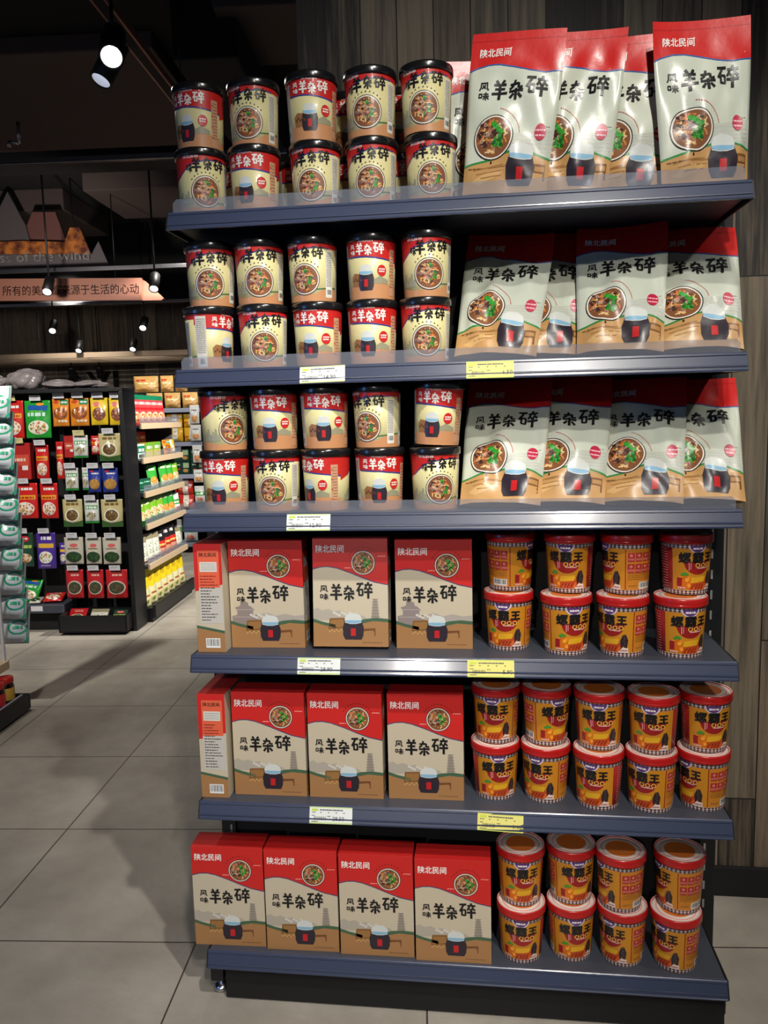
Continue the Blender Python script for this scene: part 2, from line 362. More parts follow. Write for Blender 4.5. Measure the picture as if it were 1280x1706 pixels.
    def bowl(s, cx, cy, r, lv, seed, ky=1.0, herbs=1.0):
        q = random.Random(seed)
        s.circ((28, 22, 20), cx, cy, r, lv, 36, ry=r * ky)
        s.circ((228, 222, 210), cx, cy, r * .95, lv + 1, 36, ry=r * .95 * ky)
        s.circ((128, 82, 52), cx, cy, r * .88, lv + 2, 36, ry=r * .88 * ky)
        def rp(m):
            a = q.uniform(0, 2 * PI); d = r * m * math.sqrt(q.random()); return cx + d * math.cos(a), cy + d * math.sin(a) * ky
        for _ in range(46):
            x, y = rp(.68); a = q.uniform(0, PI); l = r * q.uniform(.16, .3); b = q.uniform(-.6, .6)
            pts = [(x + l * t * math.cos(a + b * t), y + l * t * math.sin(a + b * t)) for t in (-.6, -.2, .2, .6)]
            s.line(q.choice([(222, 178, 110), (232, 200, 150), (205, 140, 70), (214, 120, 50)]), pts, r * .07, lv + 3)
        for _ in range(34):
            x, y = rp(.66); x -= r * .12; y += r * .12 * ky
            s.circ(q.choice([(74, 44, 34), (98, 62, 52), (58, 36, 34), (150, 112, 98), (120, 84, 80)]), x, y, r * q.uniform(.07, .15), lv + 4, 7, ry=r * q.uniform(.05, .10))
        for _ in range(9):
            x, y = rp(.5); x -= r * .2; y += r * .15
            s.ring((196, 168, 148), x, y, r * .05, r * .085, lv + 5, 9)
        for _ in range(13):
            x, y = rp(.74); s.circ(q.choice([(222, 120, 36), (226, 160, 60), (196, 84, 30)]), x, y, r * q.uniform(.03, .065), lv + 5, 6)
        for gx, gy, n in ((.22, -.25, 13), (.08, .42, 8), (.34, .1, 5)):
            for _ in range(max(2, int(n * herbs))):
                x = cx + r * (gx + q.uniform(-.2, .2)); y = cy + r * ky * (gy + q.uniform(-.17, .17)); rr = r * q.uniform(.06, .12); a = q.uniform(0, PI)
                pts = [(x + rr * (1 + .35 * math.cos(5 * t + a)) * math.cos(t), y + rr * (1 + .35 * math.cos(5 * t + a)) * math.sin(t)) for t in [2 * PI * i / 15 for i in range(15)]]
                s.poly(q.choice([(34, 128, 40), (52, 158, 48), (24, 96, 34), (70, 170, 70)]), pts, lv + 6)
    def pot(s, cx, y0, w, h, lv):
        """plain dark stoneware pot under a pale cloth, tied with a red tag"""
        P = lambda pts: [(cx + w * p, y0 + h * q) for p, q in pts][::-1]
        s.poly((42, 34, 44), P(((-.4, 0), (-.5, .14), (-.52, .4), (-.42, .58), (-.3, .64), (.3, .64), (.42, .58), (.52, .4), (.5, .14), (.4, 0))), lv)
        s.poly((206, 210, 206), P(((-.4, .54), (-.42, .66), (-.36, .78), (-.16, .84), (.16, .84), (.36, .78), (.42, .66), (.4, .54), (.14, .5), (-.14, .5))), lv + 1)
        s.poly((132, 178, 206), P(((-.4, .56), (-.14, .52), (.14, .52), (.4, .56), (.41, .62), (-.41, .62))), lv + 2)
        s.poly((190, 30, 34), P(((-.12, .36), (.12, .36), (.12, .12), (-.12, .12))), lv + 2)
    def barcode(s, x0, y0, x1, y1, lv=3, seed=1):
        q = random.Random(seed); s.quad((232, 232, 228), x0, y0, x1, y1, lv); x = x0 + (x1 - x0) * .06; w = (x1 - x0)
        while x < x1 - w * .08:
            b = w * q.uniform(.012, .045); s.quad((36, 36, 40), x, y0 + (y1 - y0) * .2, x + b, y1 - (y1 - y0) * .08, lv + 1); x += b + w * q.uniform(.015, .05)
    def build(s, bm, mats, mapf, cx=None, cy=None, eps=0.00022):
        """lay every shape on the surface that mapf describes; long shapes are cut along the grid so that they follow its curve"""
        for (lv, rgb), items in sorted(s.L.items()):
            m = ink(s.fam, rgb)
            if m not in mats: mats.append(m)
            mi = mats.index(m)
            tb = bmesh.new()
            for k_, (vs, fs) in enumerate(items):
                zo = (k_ % 9) * .09 * eps      # overlapping strokes of one ink never share a plane
                bv = [tb.verts.new((v[0], v[1], zo)) for v in vs]
                for f in fs:
                    ar = sum(vs[f[i]][0] * vs[f[(i + 1) % len(f)]][1] - vs[f[(i + 1) % len(f)]][0] * vs[f[i]][1] for i in range(len(f)))
                    if abs(ar) < 1e-12: continue
                    try: tb.faces.new([bv[i] for i in (f if ar > 0 else f[::-1])])
                    except ValueError: pass
            for c, ax in ((cx, 0), (cy, 1)):
                if not c or not tb.verts: continue
                lo = min(v.co[ax] for v in tb.verts); hi = max(v.co[ax] for v in tb.verts)
                for k in range(math.ceil(lo / c), math.floor(hi / c) + 1):
                    co = [0, 0, 0]; co[ax] = k * c; no = [0, 0, 0]; no[ax] = 1
                    bmesh.ops.bisect_plane(tb, geom=tb.verts[:] + tb.edges[:] + tb.faces[:], plane_co=co, plane_no=no, dist=1e-7)
            idx = {}
            for v in tb.verts: idx[v] = bm.verts.new(mapf(v.co.x, v.co.y, lv * eps + v.co.z))
            for f in tb.faces:
                try:
                    g = bm.faces.new([idx[v] for v in f.verts]); g.material_index = mi; g.smooth = True
                except ValueError: pass
            tb.free()

# palette
RED, CREAM, KRAFT, TAN, BLUE, GREEN, BLACK, WHITE = (196, 34, 30), (198, 204, 188), (196, 184, 160), (190, 150, 96), (40, 84, 150), (34, 120, 60), (22, 20, 20), (236, 232, 226)

# ================================================================== the setting
floor = struct(obj('floor', newbox(-9, 6, -6, 12, -0.05, 0), 'floor')); floor.rotation_euler = (0, 0, TH)
ceil_ = struct(obj('ceiling', newbox(-9, 6, -6, 12, 3.6, 3.7), 'ceiling_black')); ceil_.rotation_euler = (0, 0, TH)
wb = struct(obj('wall_back', newbox(-9, 2, 9.0, 9.1, 0, 3.6), 'grey_planks')); wb.rotation_euler = (0, 0, TH)
struct(obj('wall_right', newbox(-0.42, 3.4, 0.54, 1.9, 0, 3.6), 'dark_planks'))
struct(obj('baseboard_right', newbox(-0.425, 3.4, 0.526, 0.54, 0, 0.088, bev=0.002), 'black_matte'))
n = 0
for (u0, u1, v0, v1, z0) in ((-5.2, -1.55, 3.0, 4.6, 3.5), (-1.1, 1.5, 2.6, 3.3, 3.5), (-3.0, -1.1, 5.4, 6.4, 3.42), (-6.5, -3.4, 5.9, 7.0, 3.4), (-2.2, -0.2, 7.2, 8.2, 3.3)):
    n += 1
    o = struct(obj('trim_%d' % n, newbox(u0, u1, v0, v1, z0, 3.6, bev=0.01), 'soffit')); o.rotation_euler = (0, 0, TH)
for (u0, u1, v0, v1, z0, z1) in ((-6, -0.5, 4.75, 5.05, 3.46, 3.6), (-6.5, 0.5, 7.3, 7.6, 2.75, 3.6), (-1.35, -1.0, 2.7, 5.0, 3.3, 3.6)):
    n += 1
    o = struct(obj('beam_%d' % n, newbox(u0, u1, v0, v1, z0, z1, bev=0.01), 'black_matte')); o.rotation_euler = (0, 0, TH)

# ================================================================== display rack
LIP = [1.806, 1.472, 1.152, 0.825, 0.470, 0.090]
LH = 0.0394
TOP = [z + LH for z in LIP]
WORDS = ['topmost shelf', 'second shelf down', 'third shelf down', 'fourth shelf down', 'fifth shelf down', 'bottom shelf']
rack = thing('display_rack', 'tall black steel display rack with six blue-grey shelves of noodles', 'display rack')
for sx in (-1, 1):
    bm = bmesh.new(); a, b = sorted((sx * 0.602, sx * 0.642))
    box(bm, a, b, 0.252, 0.302, 0.03, 1.87, 0, 0.002)
    k = 0.14
    while k < 1.85:
        for q in (sx * 0.615,):
            box(bm, q - 0.0025, q + 0.0025, 0.2512, 0.2525, k, k + 0.022, 1)
        k += 0.05
    obj('upright', bm, ['black_steel', 'slot'], rack)
obj('back_panel', newbox(-0.602, 0.602, 0.262, 0.275, 0.09, 1.85), 'black_matte', rack)
obj('kick_panel', newbox(-0.562, 0.598, 0.004, 0.012, 0.004, 0.089), 'black_matte', rack)
for sx in (-1, 1):
    bm = bmesh.new(); a, b = sorted((sx * 0.604, sx * 0.572)); box(bm, a, b, 0.014, 0.30, 0.035, 0.088, 0, 0.002)
    obj('base_bracket', bm, 'black_steel', rack)
    for yy in (0.04, 0.275):
        bm = bmesh.new(); lathe(bm, [(0.0, 0.0), (0.02, 0.0), (0.021, 0.006), (0.014, 0.014), (0.006, 0.016), (0.006, 0.036)], 20)
        f = obj('levelling_foot', bm, 'chrome', rack); f.location = (sx * 0.586, yy, 0)
RAIL = [(0.003, LH), (-0.001, LH), (-0.003, LH - 0.002), (-0.0045, LH - 0.006), (-0.0035, LH - 0.008), (-0.0105, 0.0125), (-0.0128, 0.0118), (-0.0132, 0.0095), (-0.0118, 0.008), (-0.0135, 0.0035), (-0.0152, 0.0025), (-0.015, 0.0), (-0.011, -0.0008), (-0.001, 0.006), (0.003, 0.02)]
for i, z in enumerate(LIP):
    sh = obj('shelf', newbox(-0.598, 0.598, 0.003, 0.258, TOP[i] - 0.028, TOP[i], bev=0.0015), 'shelf_steel', rack)
    bm = bmesh.new(); prism(bm, [(y, z + q) for y, q in RAIL], -0.6, 0.6)
    obj('price_rail', bm, 'rail', sh)
    for sx in (-1, 1):
        a, b = sorted((sx * 0.6, sx * 0.6035)); bm = bmesh.new()
        prism(bm, [(-0.013, z), (0.0, z + LH - 0.002), (0.256, z + LH - 0.004), (0.256, z + 0.004)], a, b)
        obj('shelf_bracket', bm, 'black_steel', sh)
    if i < 3:
        bm = bmesh.new(); h = 0.026
        pr = [(-0.588, TOP[i] - 0.004), (0.588, TOP[i] - 0.004), (0.588, TOP[i] + h - 0.008), (0.580, TOP[i] + h), (-0.580, TOP[i] + h), (-0.588, TOP[i] + h - 0.008)]
        prism(bm, pr, -0.0022, -0.0010, axis='y')
        g = obj('clear_guard', bm, 'clear_guard', sh); g['label'] = 'clear plastic guard strip'

# ---- price tags in the rails
def price_tag(i, x0, x1, yellow, price, label, tilt=0.0):
    a = Art('paper'); w = x1 - x0; h = 0.037; q = random.Random(int(x0 * 1e4) + i)
    base = (222, 214, 120) if yellow else (222, 226, 224)
    a.quad((206, 214, 96) if yellow else (196, 214, 150), 0, h * .93, w, h, 1)
    a.quad((206, 214, 96) if yellow else (196, 214, 150), 0, 0, w, h * .1, 1)
    a.quad((190, 206, 70), w * .05, h * .74, w * .2, h * .88, 1)
    dk = (70, 70, 66)
    a.dashes(dk, w * .24, w * .78, h * .78, h * .075, 2, q, unit=w * .02)
    a.dashes(dk, w * .05, w * .15, h * .64, h * .05, 2, q, unit=w * .015)
    for k in range(4): a.quad(dk, w * (.25 + .18 * k), h * .64, w * (.285 + .18 * k), h * .69, 2)
    a.dashes(dk, w * .05, w * .13, h * .45, h * .05, 2, q, unit=w * .015)
    x = w * .11
    while x < w * .38:
        b = w * q.uniform(.004, .013); a.quad((60, 60, 62), x, h * .2, x + b, h * .42, 2); x += b + w * q.uniform(.006, .014)
    a.dashes(dk, w * .42, w * .5, h * .42, h * .05, 2, q, unit=w * .02)
    a.text((54, 54, 54), price, w * (.76 if yellow else .54), h * .2, h * .34, 2, bold=0.01)
    a.dashes(dk, w * .05, w * .2, h * .1, h * .05, 2, q, unit=w * .015)
    bm = bmesh.new(); mats = [ink('paper', base)]
    box(bm, 0, w, 0, 0.0006, 0, h)
    a.build(bm, mats, lambda x, y, e: (x, -e, y), eps=0.00006)
    o = obj('price_tag', bm, mats)
    sl = math.atan2(0.0105, 0.030)
    o.location = (x0, -0.0155, LIP[i] + 0.0012); o.rotation_euler = (-sl * .95, tilt, 0)
    tag(o, label, 'price tag', 'price tags in the shelf rails')
price_tag(1, -0.321, -0.222, False, '14.90', 'white price tag in the rail of the second shelf down', -0.02)
price_tag(1, 0.036, 0.135, True, '6.50', 'pale yellow price tag in the rail of the second shelf down')
price_tag(2, -0.363, -0.265, False, '12.90', 'white price tag in the rail of the third shelf down')
price_tag(3, -0.351, -0.253, False, '28.90', 'white price tag in the rail of the fourth shelf down')
price_tag(3, 0.031, 0.133, True, '5.90', 'yellow price tag in the rail of the fourth shelf down')
price_tag(4, -0.336, -0.236, False, '28.50', 'white price tag in the rail of the fifth shelf down')
price_tag(4, 0.049, 0.151, True, '9.90', 'yellow slightly crooked price tag in the rail of the fifth shelf down', 0.04)

# ================================================================== black-lidded soup cups
CB, CT_, CHB = 0.0488, 0.0545, 0.129        # bottom radius, top radius, body height
CR0 = (CB + CT_) / 2
def cup_map(rb, rt, hb, r0):
    def f(x, y, e):
        a = x / r0; r = rb + (rt - rb) * y / hb + e
        return (r * math.sin(a), -r * math.cos(a), y)
    return f
def soup_cup_art():
    a = Art('film'); H = CHB; C = 2 * PI * CR0; h2 = C / 2
    yellowish = (214, 206, 152)
    # bowl side, centred on x = 0
    a.poly(RED, [(-.085, H * .52), (-.062, H * .6), (-.05, H * .66), (-.03, H * .78), (0, H * .845), (.03, H * .865), (.085, H * .85), (.085, H), (-.085, H)], 1)
    a.line((46, 60, 140), [(-.062, H * .6), (-.05, H * .66), (-.03, H * .78), (0, H * .845), (.03, H * .865), (.06, H * .858)], .0022, 2)
    a.poly((196, 140, 96), [(-.085, 0), (.085, 0), (.085, H * .2), (.05, H * .22), (.03, H * .12), (-.03, H * .1), (-.06, H * .14), (-.085, H * .16)], 1)
    a.poly((60, 110, 66), [(.03, H * .2), (.085, H * .24), (.085, H * .215), (.03, H * .18)], 2)
    for k in range(7):
        x = -.074 + .0065 * k; a.poly((150, 150, 128), [(x, H * .16), (x + .009, H * .16), (x + .007, H * (.26 + .05 * (k % 3))), (x + .003, H * (.28 + .05 * (k % 3)))], 2)
    a.text(WHITE, '陕北民间', -.044, H * .895, .0086, 3, bold=.01)
    a.brush(BLACK, 'taste', -.037, H * .66, .013, .019, 4, 1.05)
    a.brush(BLACK, 'lamb', -.026, H * .675, .022, .028, 4, 1.0)
    a.brush(BLACK, 'mixed', -.001, H * .705, .019, .025, 4, 1.0)
    a.brush(BLACK, 'pieces', .0215, H * .695, .024, .026, 4, 1.0)
    a.arc_marks((70, 50, 40), .004, H * .36, .039, 140, 40, 9, .0032, .0014, 3)
    a.bowl(.004, H * .355, .0335, 3, 11, herbs=.45)
    # information strip
    a.quad((222, 220, 208), .052, H * .06, .071, H * .82, 3)
    for k in range(20): a.dashes((120, 116, 108), .054, .069, H * (.78 - .028 * k), H * .012, 4, R, unit=.0022)
    a.barcode(.054, H * .09, .069, H * .2, 4, 3)
    # second side, centred on x = h2
    c = h2
    a.poly(RED, [(c - .078, H * .76), (c - .05, H * .695), (c, H * .675), (c + .05, H * .63), (c + .078, H * .60), (c + .078, H), (c - .078, H)], 1)
    a.line((46, 60, 140), [(c - .05, H * .692), (c, H * .672), (c + .05, H * .627), (c + .078, H * .6)], .0028, 2)
    a.poly((196, 140, 96), [(c - .078, 0), (c + .078, 0), (c + .078, H * .22), (c + .03, H * .24), (c - .03, H * .22), (c - .078, H * .18)], 1)
    a.text(WHITE, '陕北民间', c - .016, H * .915, .0082, 3, bold=.01)
    a.title(WHITE, c - .037, H * .70, .076, .027, 4, 1.0)
    a.poly((150, 104, 62), [(c - .036, H * .2), (c - .012, H * .2), (c - .012, H * .4), (c - .03, H * .42), (c - .038, H * .36)], 2)
    for k in range(5): a.circ((96, 58, 34), c - .032 + .005 * k, H * (.3 + .03 * (k % 2)), .0026, 3, 8)
    a.poly((150, 146, 120), [(c + .014, H * .24), (c + .05, H * .24), (c + .05, H * .3), (c + .03, H * .36), (c + .014, H * .3)], 2)
    a.pot(c - .001, H * .13, .034, H * .5, 3)
    a.circ((196, 36, 36), c + .0345, H * .45, .0105, 3, 24, ry=.012)
    a.dashes(WHITE, c + .0275, c + .0415, H * .463, .0028, 4, R, unit=.0022); a.dashes(WHITE, c + .0275, c + .0405, H * .425, .0028, 4, R, unit=.0022)
    a.quad((196, 150, 118), c + .054, H * .05, c + .07, H * .8, 3)
    for k in range(12): a.dashes((150, 108, 84), c + .0575, c + .069, H * (.74 - .05 * k), H * .014, 4, R, unit=.002)
    for k in range(4): a.quad((180, 50, 40), c + .0552, H * (.7 - .17 * k), c + .0578, H * (.725 - .17 * k), 4)
    # nutrition panel left of the second side
    a.quad((206, 202, 192), .088, H * .03, .112, H * .9, 2)
    for k in range(18): a.dashes((120, 116, 112), .09, .110, H * (.84 - .033 * k), H * .012, 3, R, unit=.0025)
    a.barcode(.094, H * .06, .108, H * .2, 3, 9)
    return a, yellowish
def make_soup_cup():
    t = thing('noodle_cup', 'x', 'noodle cup')
    a, base = soup_cup_art(); bm = bmesh.new(); mats = [ink('film', base)]
    lathe(bm, [(0.0, .002), (CB - .004, .002), (CB - .002, 0), (CB, .001), (CT_, CHB)], 48, cap0=False)
    a.build(bm, mats, cup_map(CB, CT_, CHB, CR0), cx=CR0 * 2 * PI / 48)
    obj('cup_body', bm, mats, t)
    bm = bmesh.new()
    lathe(bm, [(.0545, CHB - .008), (.0572, CHB - .008), (.0578, CHB - .006), (.0578, CHB + .004), (.0568, CHB + .0075), (.054, CHB + .009), (.052, CHB + .0085), (.0505, CHB + .006), (.02, CHB + .006), (.0, CHB + .006)], 48, cap0=False, cap1=False)
    obj('lid', bm, 'black_lid', t, smooth=True)
    return t
CH = CHB + 0.0095
cup0 = make_soup_cup(); first = [True]
ORD = ['first', 'second', 'third', 'fourth', 'fifth', 'sixth', 'seventh', 'eighth', 'ninth', 'tenth']
def place_cup(x, y, z, side, label, tilt=0.0, dx=0.0):
    """side: degrees the wrap is turned; A = bowl side towards the aisle, B = second side"""
    rot = (0, tilt, math.radians(side))
    if first[0]:
        first[0] = False; o = cup0; o.location = (x, y, z); o.rotation_euler = rot
    else: o = dup(cup0, (x, y, z), rot, label)
    o['label'] = label; o['group'] = 'black-lidded noodle cups'
    return o
A, B = 0.0, 180.0
SOUP = {  # shelf: lower row, upper row: (x, y, turn)
    0: ([(-.545, .070, A + 24), (-.424, .072, B - 8), (-.288, .074, A - 6), (-.164, .074, A - 2), (-.036, .074, A + 2)],
        [(-.549, .085, B - 12), (-.424, .085, A - 6), (-.291, .072, B + 6), (-.163, .072, A - 8), (-.043, .070, A - 8)]),
    1: ([(-.545, .072, B + 66), (-.420, .072, A + 12), (-.294, .072, B - 8), (-.171, .072, B - 4), (-.053, .070, A + 2)],
        [(-.537, .076, A + 10), (-.423, .074, A + 8), (-.302, .074, A - 14), (-.170, .074, B - 6), (-.049, .072, A + 6)]),
    2: ([(-.524, .074, B - 2), (-.402, .072, A - 4), (-.286, .072, B - 38), (-.163, .072, B + 6), (-.0375, .070, A + 12)],
        [(-.523, .078, A + 36), (-.403, .076, B + 2), (-.286, .076, B + 8), (-.166, .076, A - 26), (-.033, .074, B - 10)]),
}
def sidename(d):
    d = (d + 360) % 360
    if d < 60 or d > 300: return 'showing its soup bowl picture'
    if 140 < d < 235: return 'with dark pot picture'
    return 'turned to pale ingredients panel'
for i, (lo, up) in SOUP.items():
    for row, lst, z in (('lower', lo, TOP[i] + .0004), ('upper', up, TOP[i] + CH + .0012)):
        for k, (x, y, d) in enumerate(lst):
            tilt = 0.0; zz = z
            if i == 2 and row == 'upper' and k == 4: tilt = -0.06; zz += .0035
            sn = sidename(d)
            place_cup(x, y, zz, d, 'black-lidded noodle cup %s, %s from left, %s row, %s' % (sn, ORD[k], row, WORDS[i]), tilt)
# second rank on the topmost shelf, glimpsed between the front cups
for k, (x, y, d) in enumerate([(-.482, .195, 160), (-.352, .196, 200), (-.226, .196, 170), (-.10, .196, 190)]):
    place_cup(x, y, TOP[0] + .0004, d, 'black-lidded noodle cup behind the front rank on the topmost shelf, %s from left' % ORD[k])
for k, (x, y, d) in enumerate([(-.226, .196, 185), (-.10, .195, 175)]):
    place_cup(x, y, TOP[0] + CH + .0012, d, 'black-lidded noodle cup stacked in the rear rank of the topmost shelf, %s from left' % ORD[k])

# ================================================================== red-lidded yellow noodle cups
YB, YT, YHB = 0.0465, 0.0535, 0.118
YR0 = (YB + YT) / 2
def checker(a, x0, x1, y0, h, n, c1=(52, 44, 52), c2=(204, 190, 184)):
    a.quad(c2, x0, y0, x1, y0 + h, 2); w = (x1 - x0) / n
    for k in range(n):
        x = x0 + w * k
        a.poly(c1, [(x, y0 + h * .75), (x + w * .5, y0 + h * .5), (x + w, y0 + h * .75), (x + w * .5, y0 + h * 1.0)], 3)
        a.poly(c1, [(x - w * .0, y0 + h * .25), (x + w * .5, y0), (x + w, y0 + h * .25), (x + w * .5, y0 + h * .5)], 3)
def yellow_front(a, c, H):
    gold = (200, 132, 30)
    a.quad((150, 28, 24), c - .0535, H * .03, c + .0535, H * .868, 1)
    a.quad(gold, c - .0515, H * .075, c + .0515, H * .862, 2)
    a.circ((220, 214, 220), c, H * .925, .0185, 4, 20, ry=.0175, a0=PI, a1=2 * PI)
    a.circ((96, 54, 116), c, H * .925, .0160, 5, 20, ry=.015, a0=PI, a1=2 * PI)
    a.dashes(WHITE, c - .010, c + .010, H * .85, .004, 6, R, unit=.0028)
    a.circ((150, 28, 26), c + .003, H * .62, .030, 4, 28, ry=H * .24, a0=PI, a1=2 * PI)
    
    a.text(BLACK, '螺', c - .0375, H * .615, .0255, 7, bold=.034); a.text(BLACK, '霸', c - .0105, H * .61, .0265, 7, bold=.034)
    a.text(BLACK, '王', c + .0175, H * .635, .022, 7, bold=.05)
    a.poly(BLACK, [(c - .022, H * .77), (c - .016, H * .80), (c - .012, H * .77)], 7)
    for k, x in enumerate((c + .001, c + .0135, c + .026)):
        a.ring((232, 190, 80), x, H * .555, .0034, .0052, 6, 14); a.circ((120, 30, 22), x, H * .555, .0034, 5, 10)
    a.dashes((236, 190, 190), c, c + .024, H * .49, .0024, 6, R, unit=.002)
    a.quad((236, 170, 170), c - .0175, H * .46, c - .016, H * .62, 6); a.quad((236, 170, 170), c - .0135, H * .48, c - .0125, H * .6, 6)
    a.poly((214, 108, 20), [(c - .041, H * .11), (c - .004, H * .1), (c - .006, H * .3), (c - .022, H * .36), (c - .036, H * .3)], 5)
    q = random.Random(5)
    for _ in range(9):
        x = c + q.uniform(-.038, -.01); y = H * q.uniform(.14, .33); a.circ(q.choice([(236, 140, 26), (196, 70, 20), (240, 170, 50)]), x, y, q.uniform(.002, .0045), 6, 8)
    for dx, dy in ((-.026, .40), (-.021, .385), (-.03, .375)): a.circ((72, 140, 48), c + dx, H * dy, .0038, 6, 7)
    a.poly((186, 70, 24), [(c - .014, H * .09), (c + .034, H * .09), (c + .03, H * .27), (c - .012, H * .27)], 5)
    a.poly((236, 186, 40), [(c - .013, H * .22), (c + .019, H * .245), (c + .021, H * .345), (c - .011, H * .325)], 6)
    for k in range(4): a.bar((196, 130, 20), c - .011, H * (.24 + .024 * k), c + .019, H * (.262 + .024 * k), .0008, 7)
    for k in range(6): a.bar(q.choice([(120, 30, 16), (230, 120, 40)]), c - .01 + .007 * k, H * .11, c - .004 + .007 * k, H * .2, .0022, 6)
    a.poly((48, 34, 36), [(c + .026, H * .16), (c + .039, H * .17), (c + .0415, H * .32), (c + .036, H * .44), (c + .029, H * .42), (c + .024, H * .3)], 6)
    for k in range(5): a.circ((92, 78, 80), c + .032 + .002 * (k % 2), H * (.22 + .045 * k), .0016, 7, 7)
    a.poly((228, 206, 196), [(c + .019, H * .09), (c + .042, H * .085), (c + .042, H * .17), (c + .03, H * .19)], 7)
    a.dashes((150, 60, 50), c + .024, c + .04, H * .12, .0022, 8, R, unit=.002)
    a.quad((150, 26, 30), c - .041, H * .16, c - .031, H * .32, 7)
    a.dashes((220, 190, 190), c - .04, c - .022, H * .115, .003, 8, R, unit=.0025)
def yellow_info(a, c, H):
    a.quad((200, 126, 34), c - .036, H * .085, c + .036, H * .862, 3)
    for r_ in range(2):
        for k in range(4):
            x0 = c - .0325 + .0165 * k; y0 = H * (.62 - .21 * r_)
            a.quad((172, 40, 38), x0, y0, x0 + .0145, y0 + H * .17, 4)
            a.circ((206, 120, 110), x0 + .007, y0 + H * .12, .0036, 5, 9)
            a.dashes((216, 140, 130), x0 + .001, x0 + .0135, y0 + H * .03, .0018, 5, R, unit=.0018)
            a.dashes((216, 140, 130), x0 + .001, x0 + .0135, y0 + H * .055, .0014, 5, R, unit=.0018)
    for k in range(4): a.dashes((140, 84, 20), c - .032, c + .03, H * (.385 - .035 * k), .0018, 4, R, unit=.0026)
    a.barcode(c - .006, H * .1, c + .03, H * .23, 4, 17)
    a.dashes((150, 100, 40), c - .03, c - .012, H * .15, .003, 4, R, unit=.003)
def yellow_text(a, c, H):
    for k in range(15): a.dashes((222, 150, 140), c - .026, c + .026, H * (.82 - .05 * k), .0018, 3, R, unit=.0026)
    a.ring((226, 170, 160), c, H * .14, .006, .0075, 3, 12)
def make_yellow_cup(variant):
    t = thing('noodle_cup', 'x', 'noodle cup'); H = YHB; C = 2 * PI * YR0
    a = Art('film'); yellow_front(a, 0, H)
    i, x = (C * .285, -C * .285) if variant == 'Q' else (-C * .285, C * .285)
    yellow_info(a, i, H); yellow_text(a, x, H); yellow_info(a, C / 2, H) if False else yellow_text(a, C / 2, H)
    checker(a, -C / 2, C / 2, H * .868, .0088, 36); checker(a, -C / 2, C / 2, .0005, .0092, 36, (70, 24, 34))
    bm = bmesh.new(); mats = [ink('film', (150, 34, 32))]
    lathe(bm, [(0.0, .002), (YB - .004, .002), (YB - .002, 0), (YB, .001), (YT, H)], 48, cap0=False)
    a.build(bm, mats, cup_map(YB, YT, H, YR0), cx=C / 48)
    obj('cup_body', bm, mats, t)
    bm = bmesh.new()
    lathe(bm, [(.0532, H - .006), (.0568, H - .006), (.0574, H - .004), (.0574, H + .0105), (.0567, H + .0128), (.0550, H + .0132), (.0535, H + .0122), (.0525, H + .0105), (.044, H + .0105), (.043, H + .0112), (.034, H + .0112), (.0, H + .0112)], 48, [0, 0, 0, 0, 0, 1, 0, 1, 2, 1, 3], cap0=False, cap1=False)
    lid = obj('lid', bm, ['red_lid', ink('film', (226, 206, 196)), ink('film', (196, 60, 40)), ink('film', (222, 120, 50))], t, smooth=True)
    bm = bmesh.new(); lathe(bm, [(.0572, H - .0035), (.0576, H - .003), (.0576, H + .0), (.0572, H + .0005)], 48, cap0=False, cap1=False)
    obj('lid_bead', bm, 'red_lid', lid, smooth=True)
    return t
YH = YHB + 0.0134
ycup = {'P': make_yellow_cup('P'), 'Q': make_yellow_cup('Q')}; yused = set()
YEL = {
    3: ([(.125, .103, -16, 'Q'), (.252, .072, 14, 'P'), (.374, .066, -42, 'Q'), (.497, .062, 10, 'Q')],
        [(.130, .130, 58, 'P'), (.263, .110, -16, 'P'), (.387, .098, -72, 'Q'), (.515, .098, 14, 'Q')]),
    4: ([(.092, .096, 8, 'Q'), (.208, .090, -30, 'Q'), (.325, .066, -28, 'P'), (.441, .062, -35, 'Q'), (.558, .078, -62, 'Q')],
        [(.095, .108, -12, 'Q'), (.211, .104, 28, 'P'), (.328, .085, -8, 'Q'), (.445, .070, -18, 'P'), (.562, .088, 5, 'Q')]),
    5: ([(.1495, .062, -4, 'P'), (.2665, .078, 8, 'P'), (.383, .070, -45, 'Q'), (.501, .060, -50, 'Q')],
        [(.149, .078, 2, 'P'), (.268, .094, 14, 'P'), (.378, .072, -70, 'Q'), (.511, .078, -76, 'Q')]),
}
for i, (lo, up) in YEL.items():
    for row, lst, z in (('lower', lo, TOP[i] + .0004), ('upper', up, TOP[i] + YH + .0012)):
        for k, (x, y, d, v) in enumerate(lst):
            how = 'showing its front' if abs(d) < 25 else 'turned partly away' if abs(d) < 55 else 'turned to side panel'
            lab = 'red-lidded yellow noodle cup %s, %s from left, %s row, %s' % (how, ORD[k], row, WORDS[i])
            rot = (0, 0, math.radians(d))
            if v not in yused:
                yused.add(v); o = ycup[v]; o.location = (x, y, z); o.rotation_euler = rot
            else: o = dup(ycup[v], (x, y, z), rot, lab)
            o['label'] = lab; o['group'] = 'red-lidded yellow noodle cups'

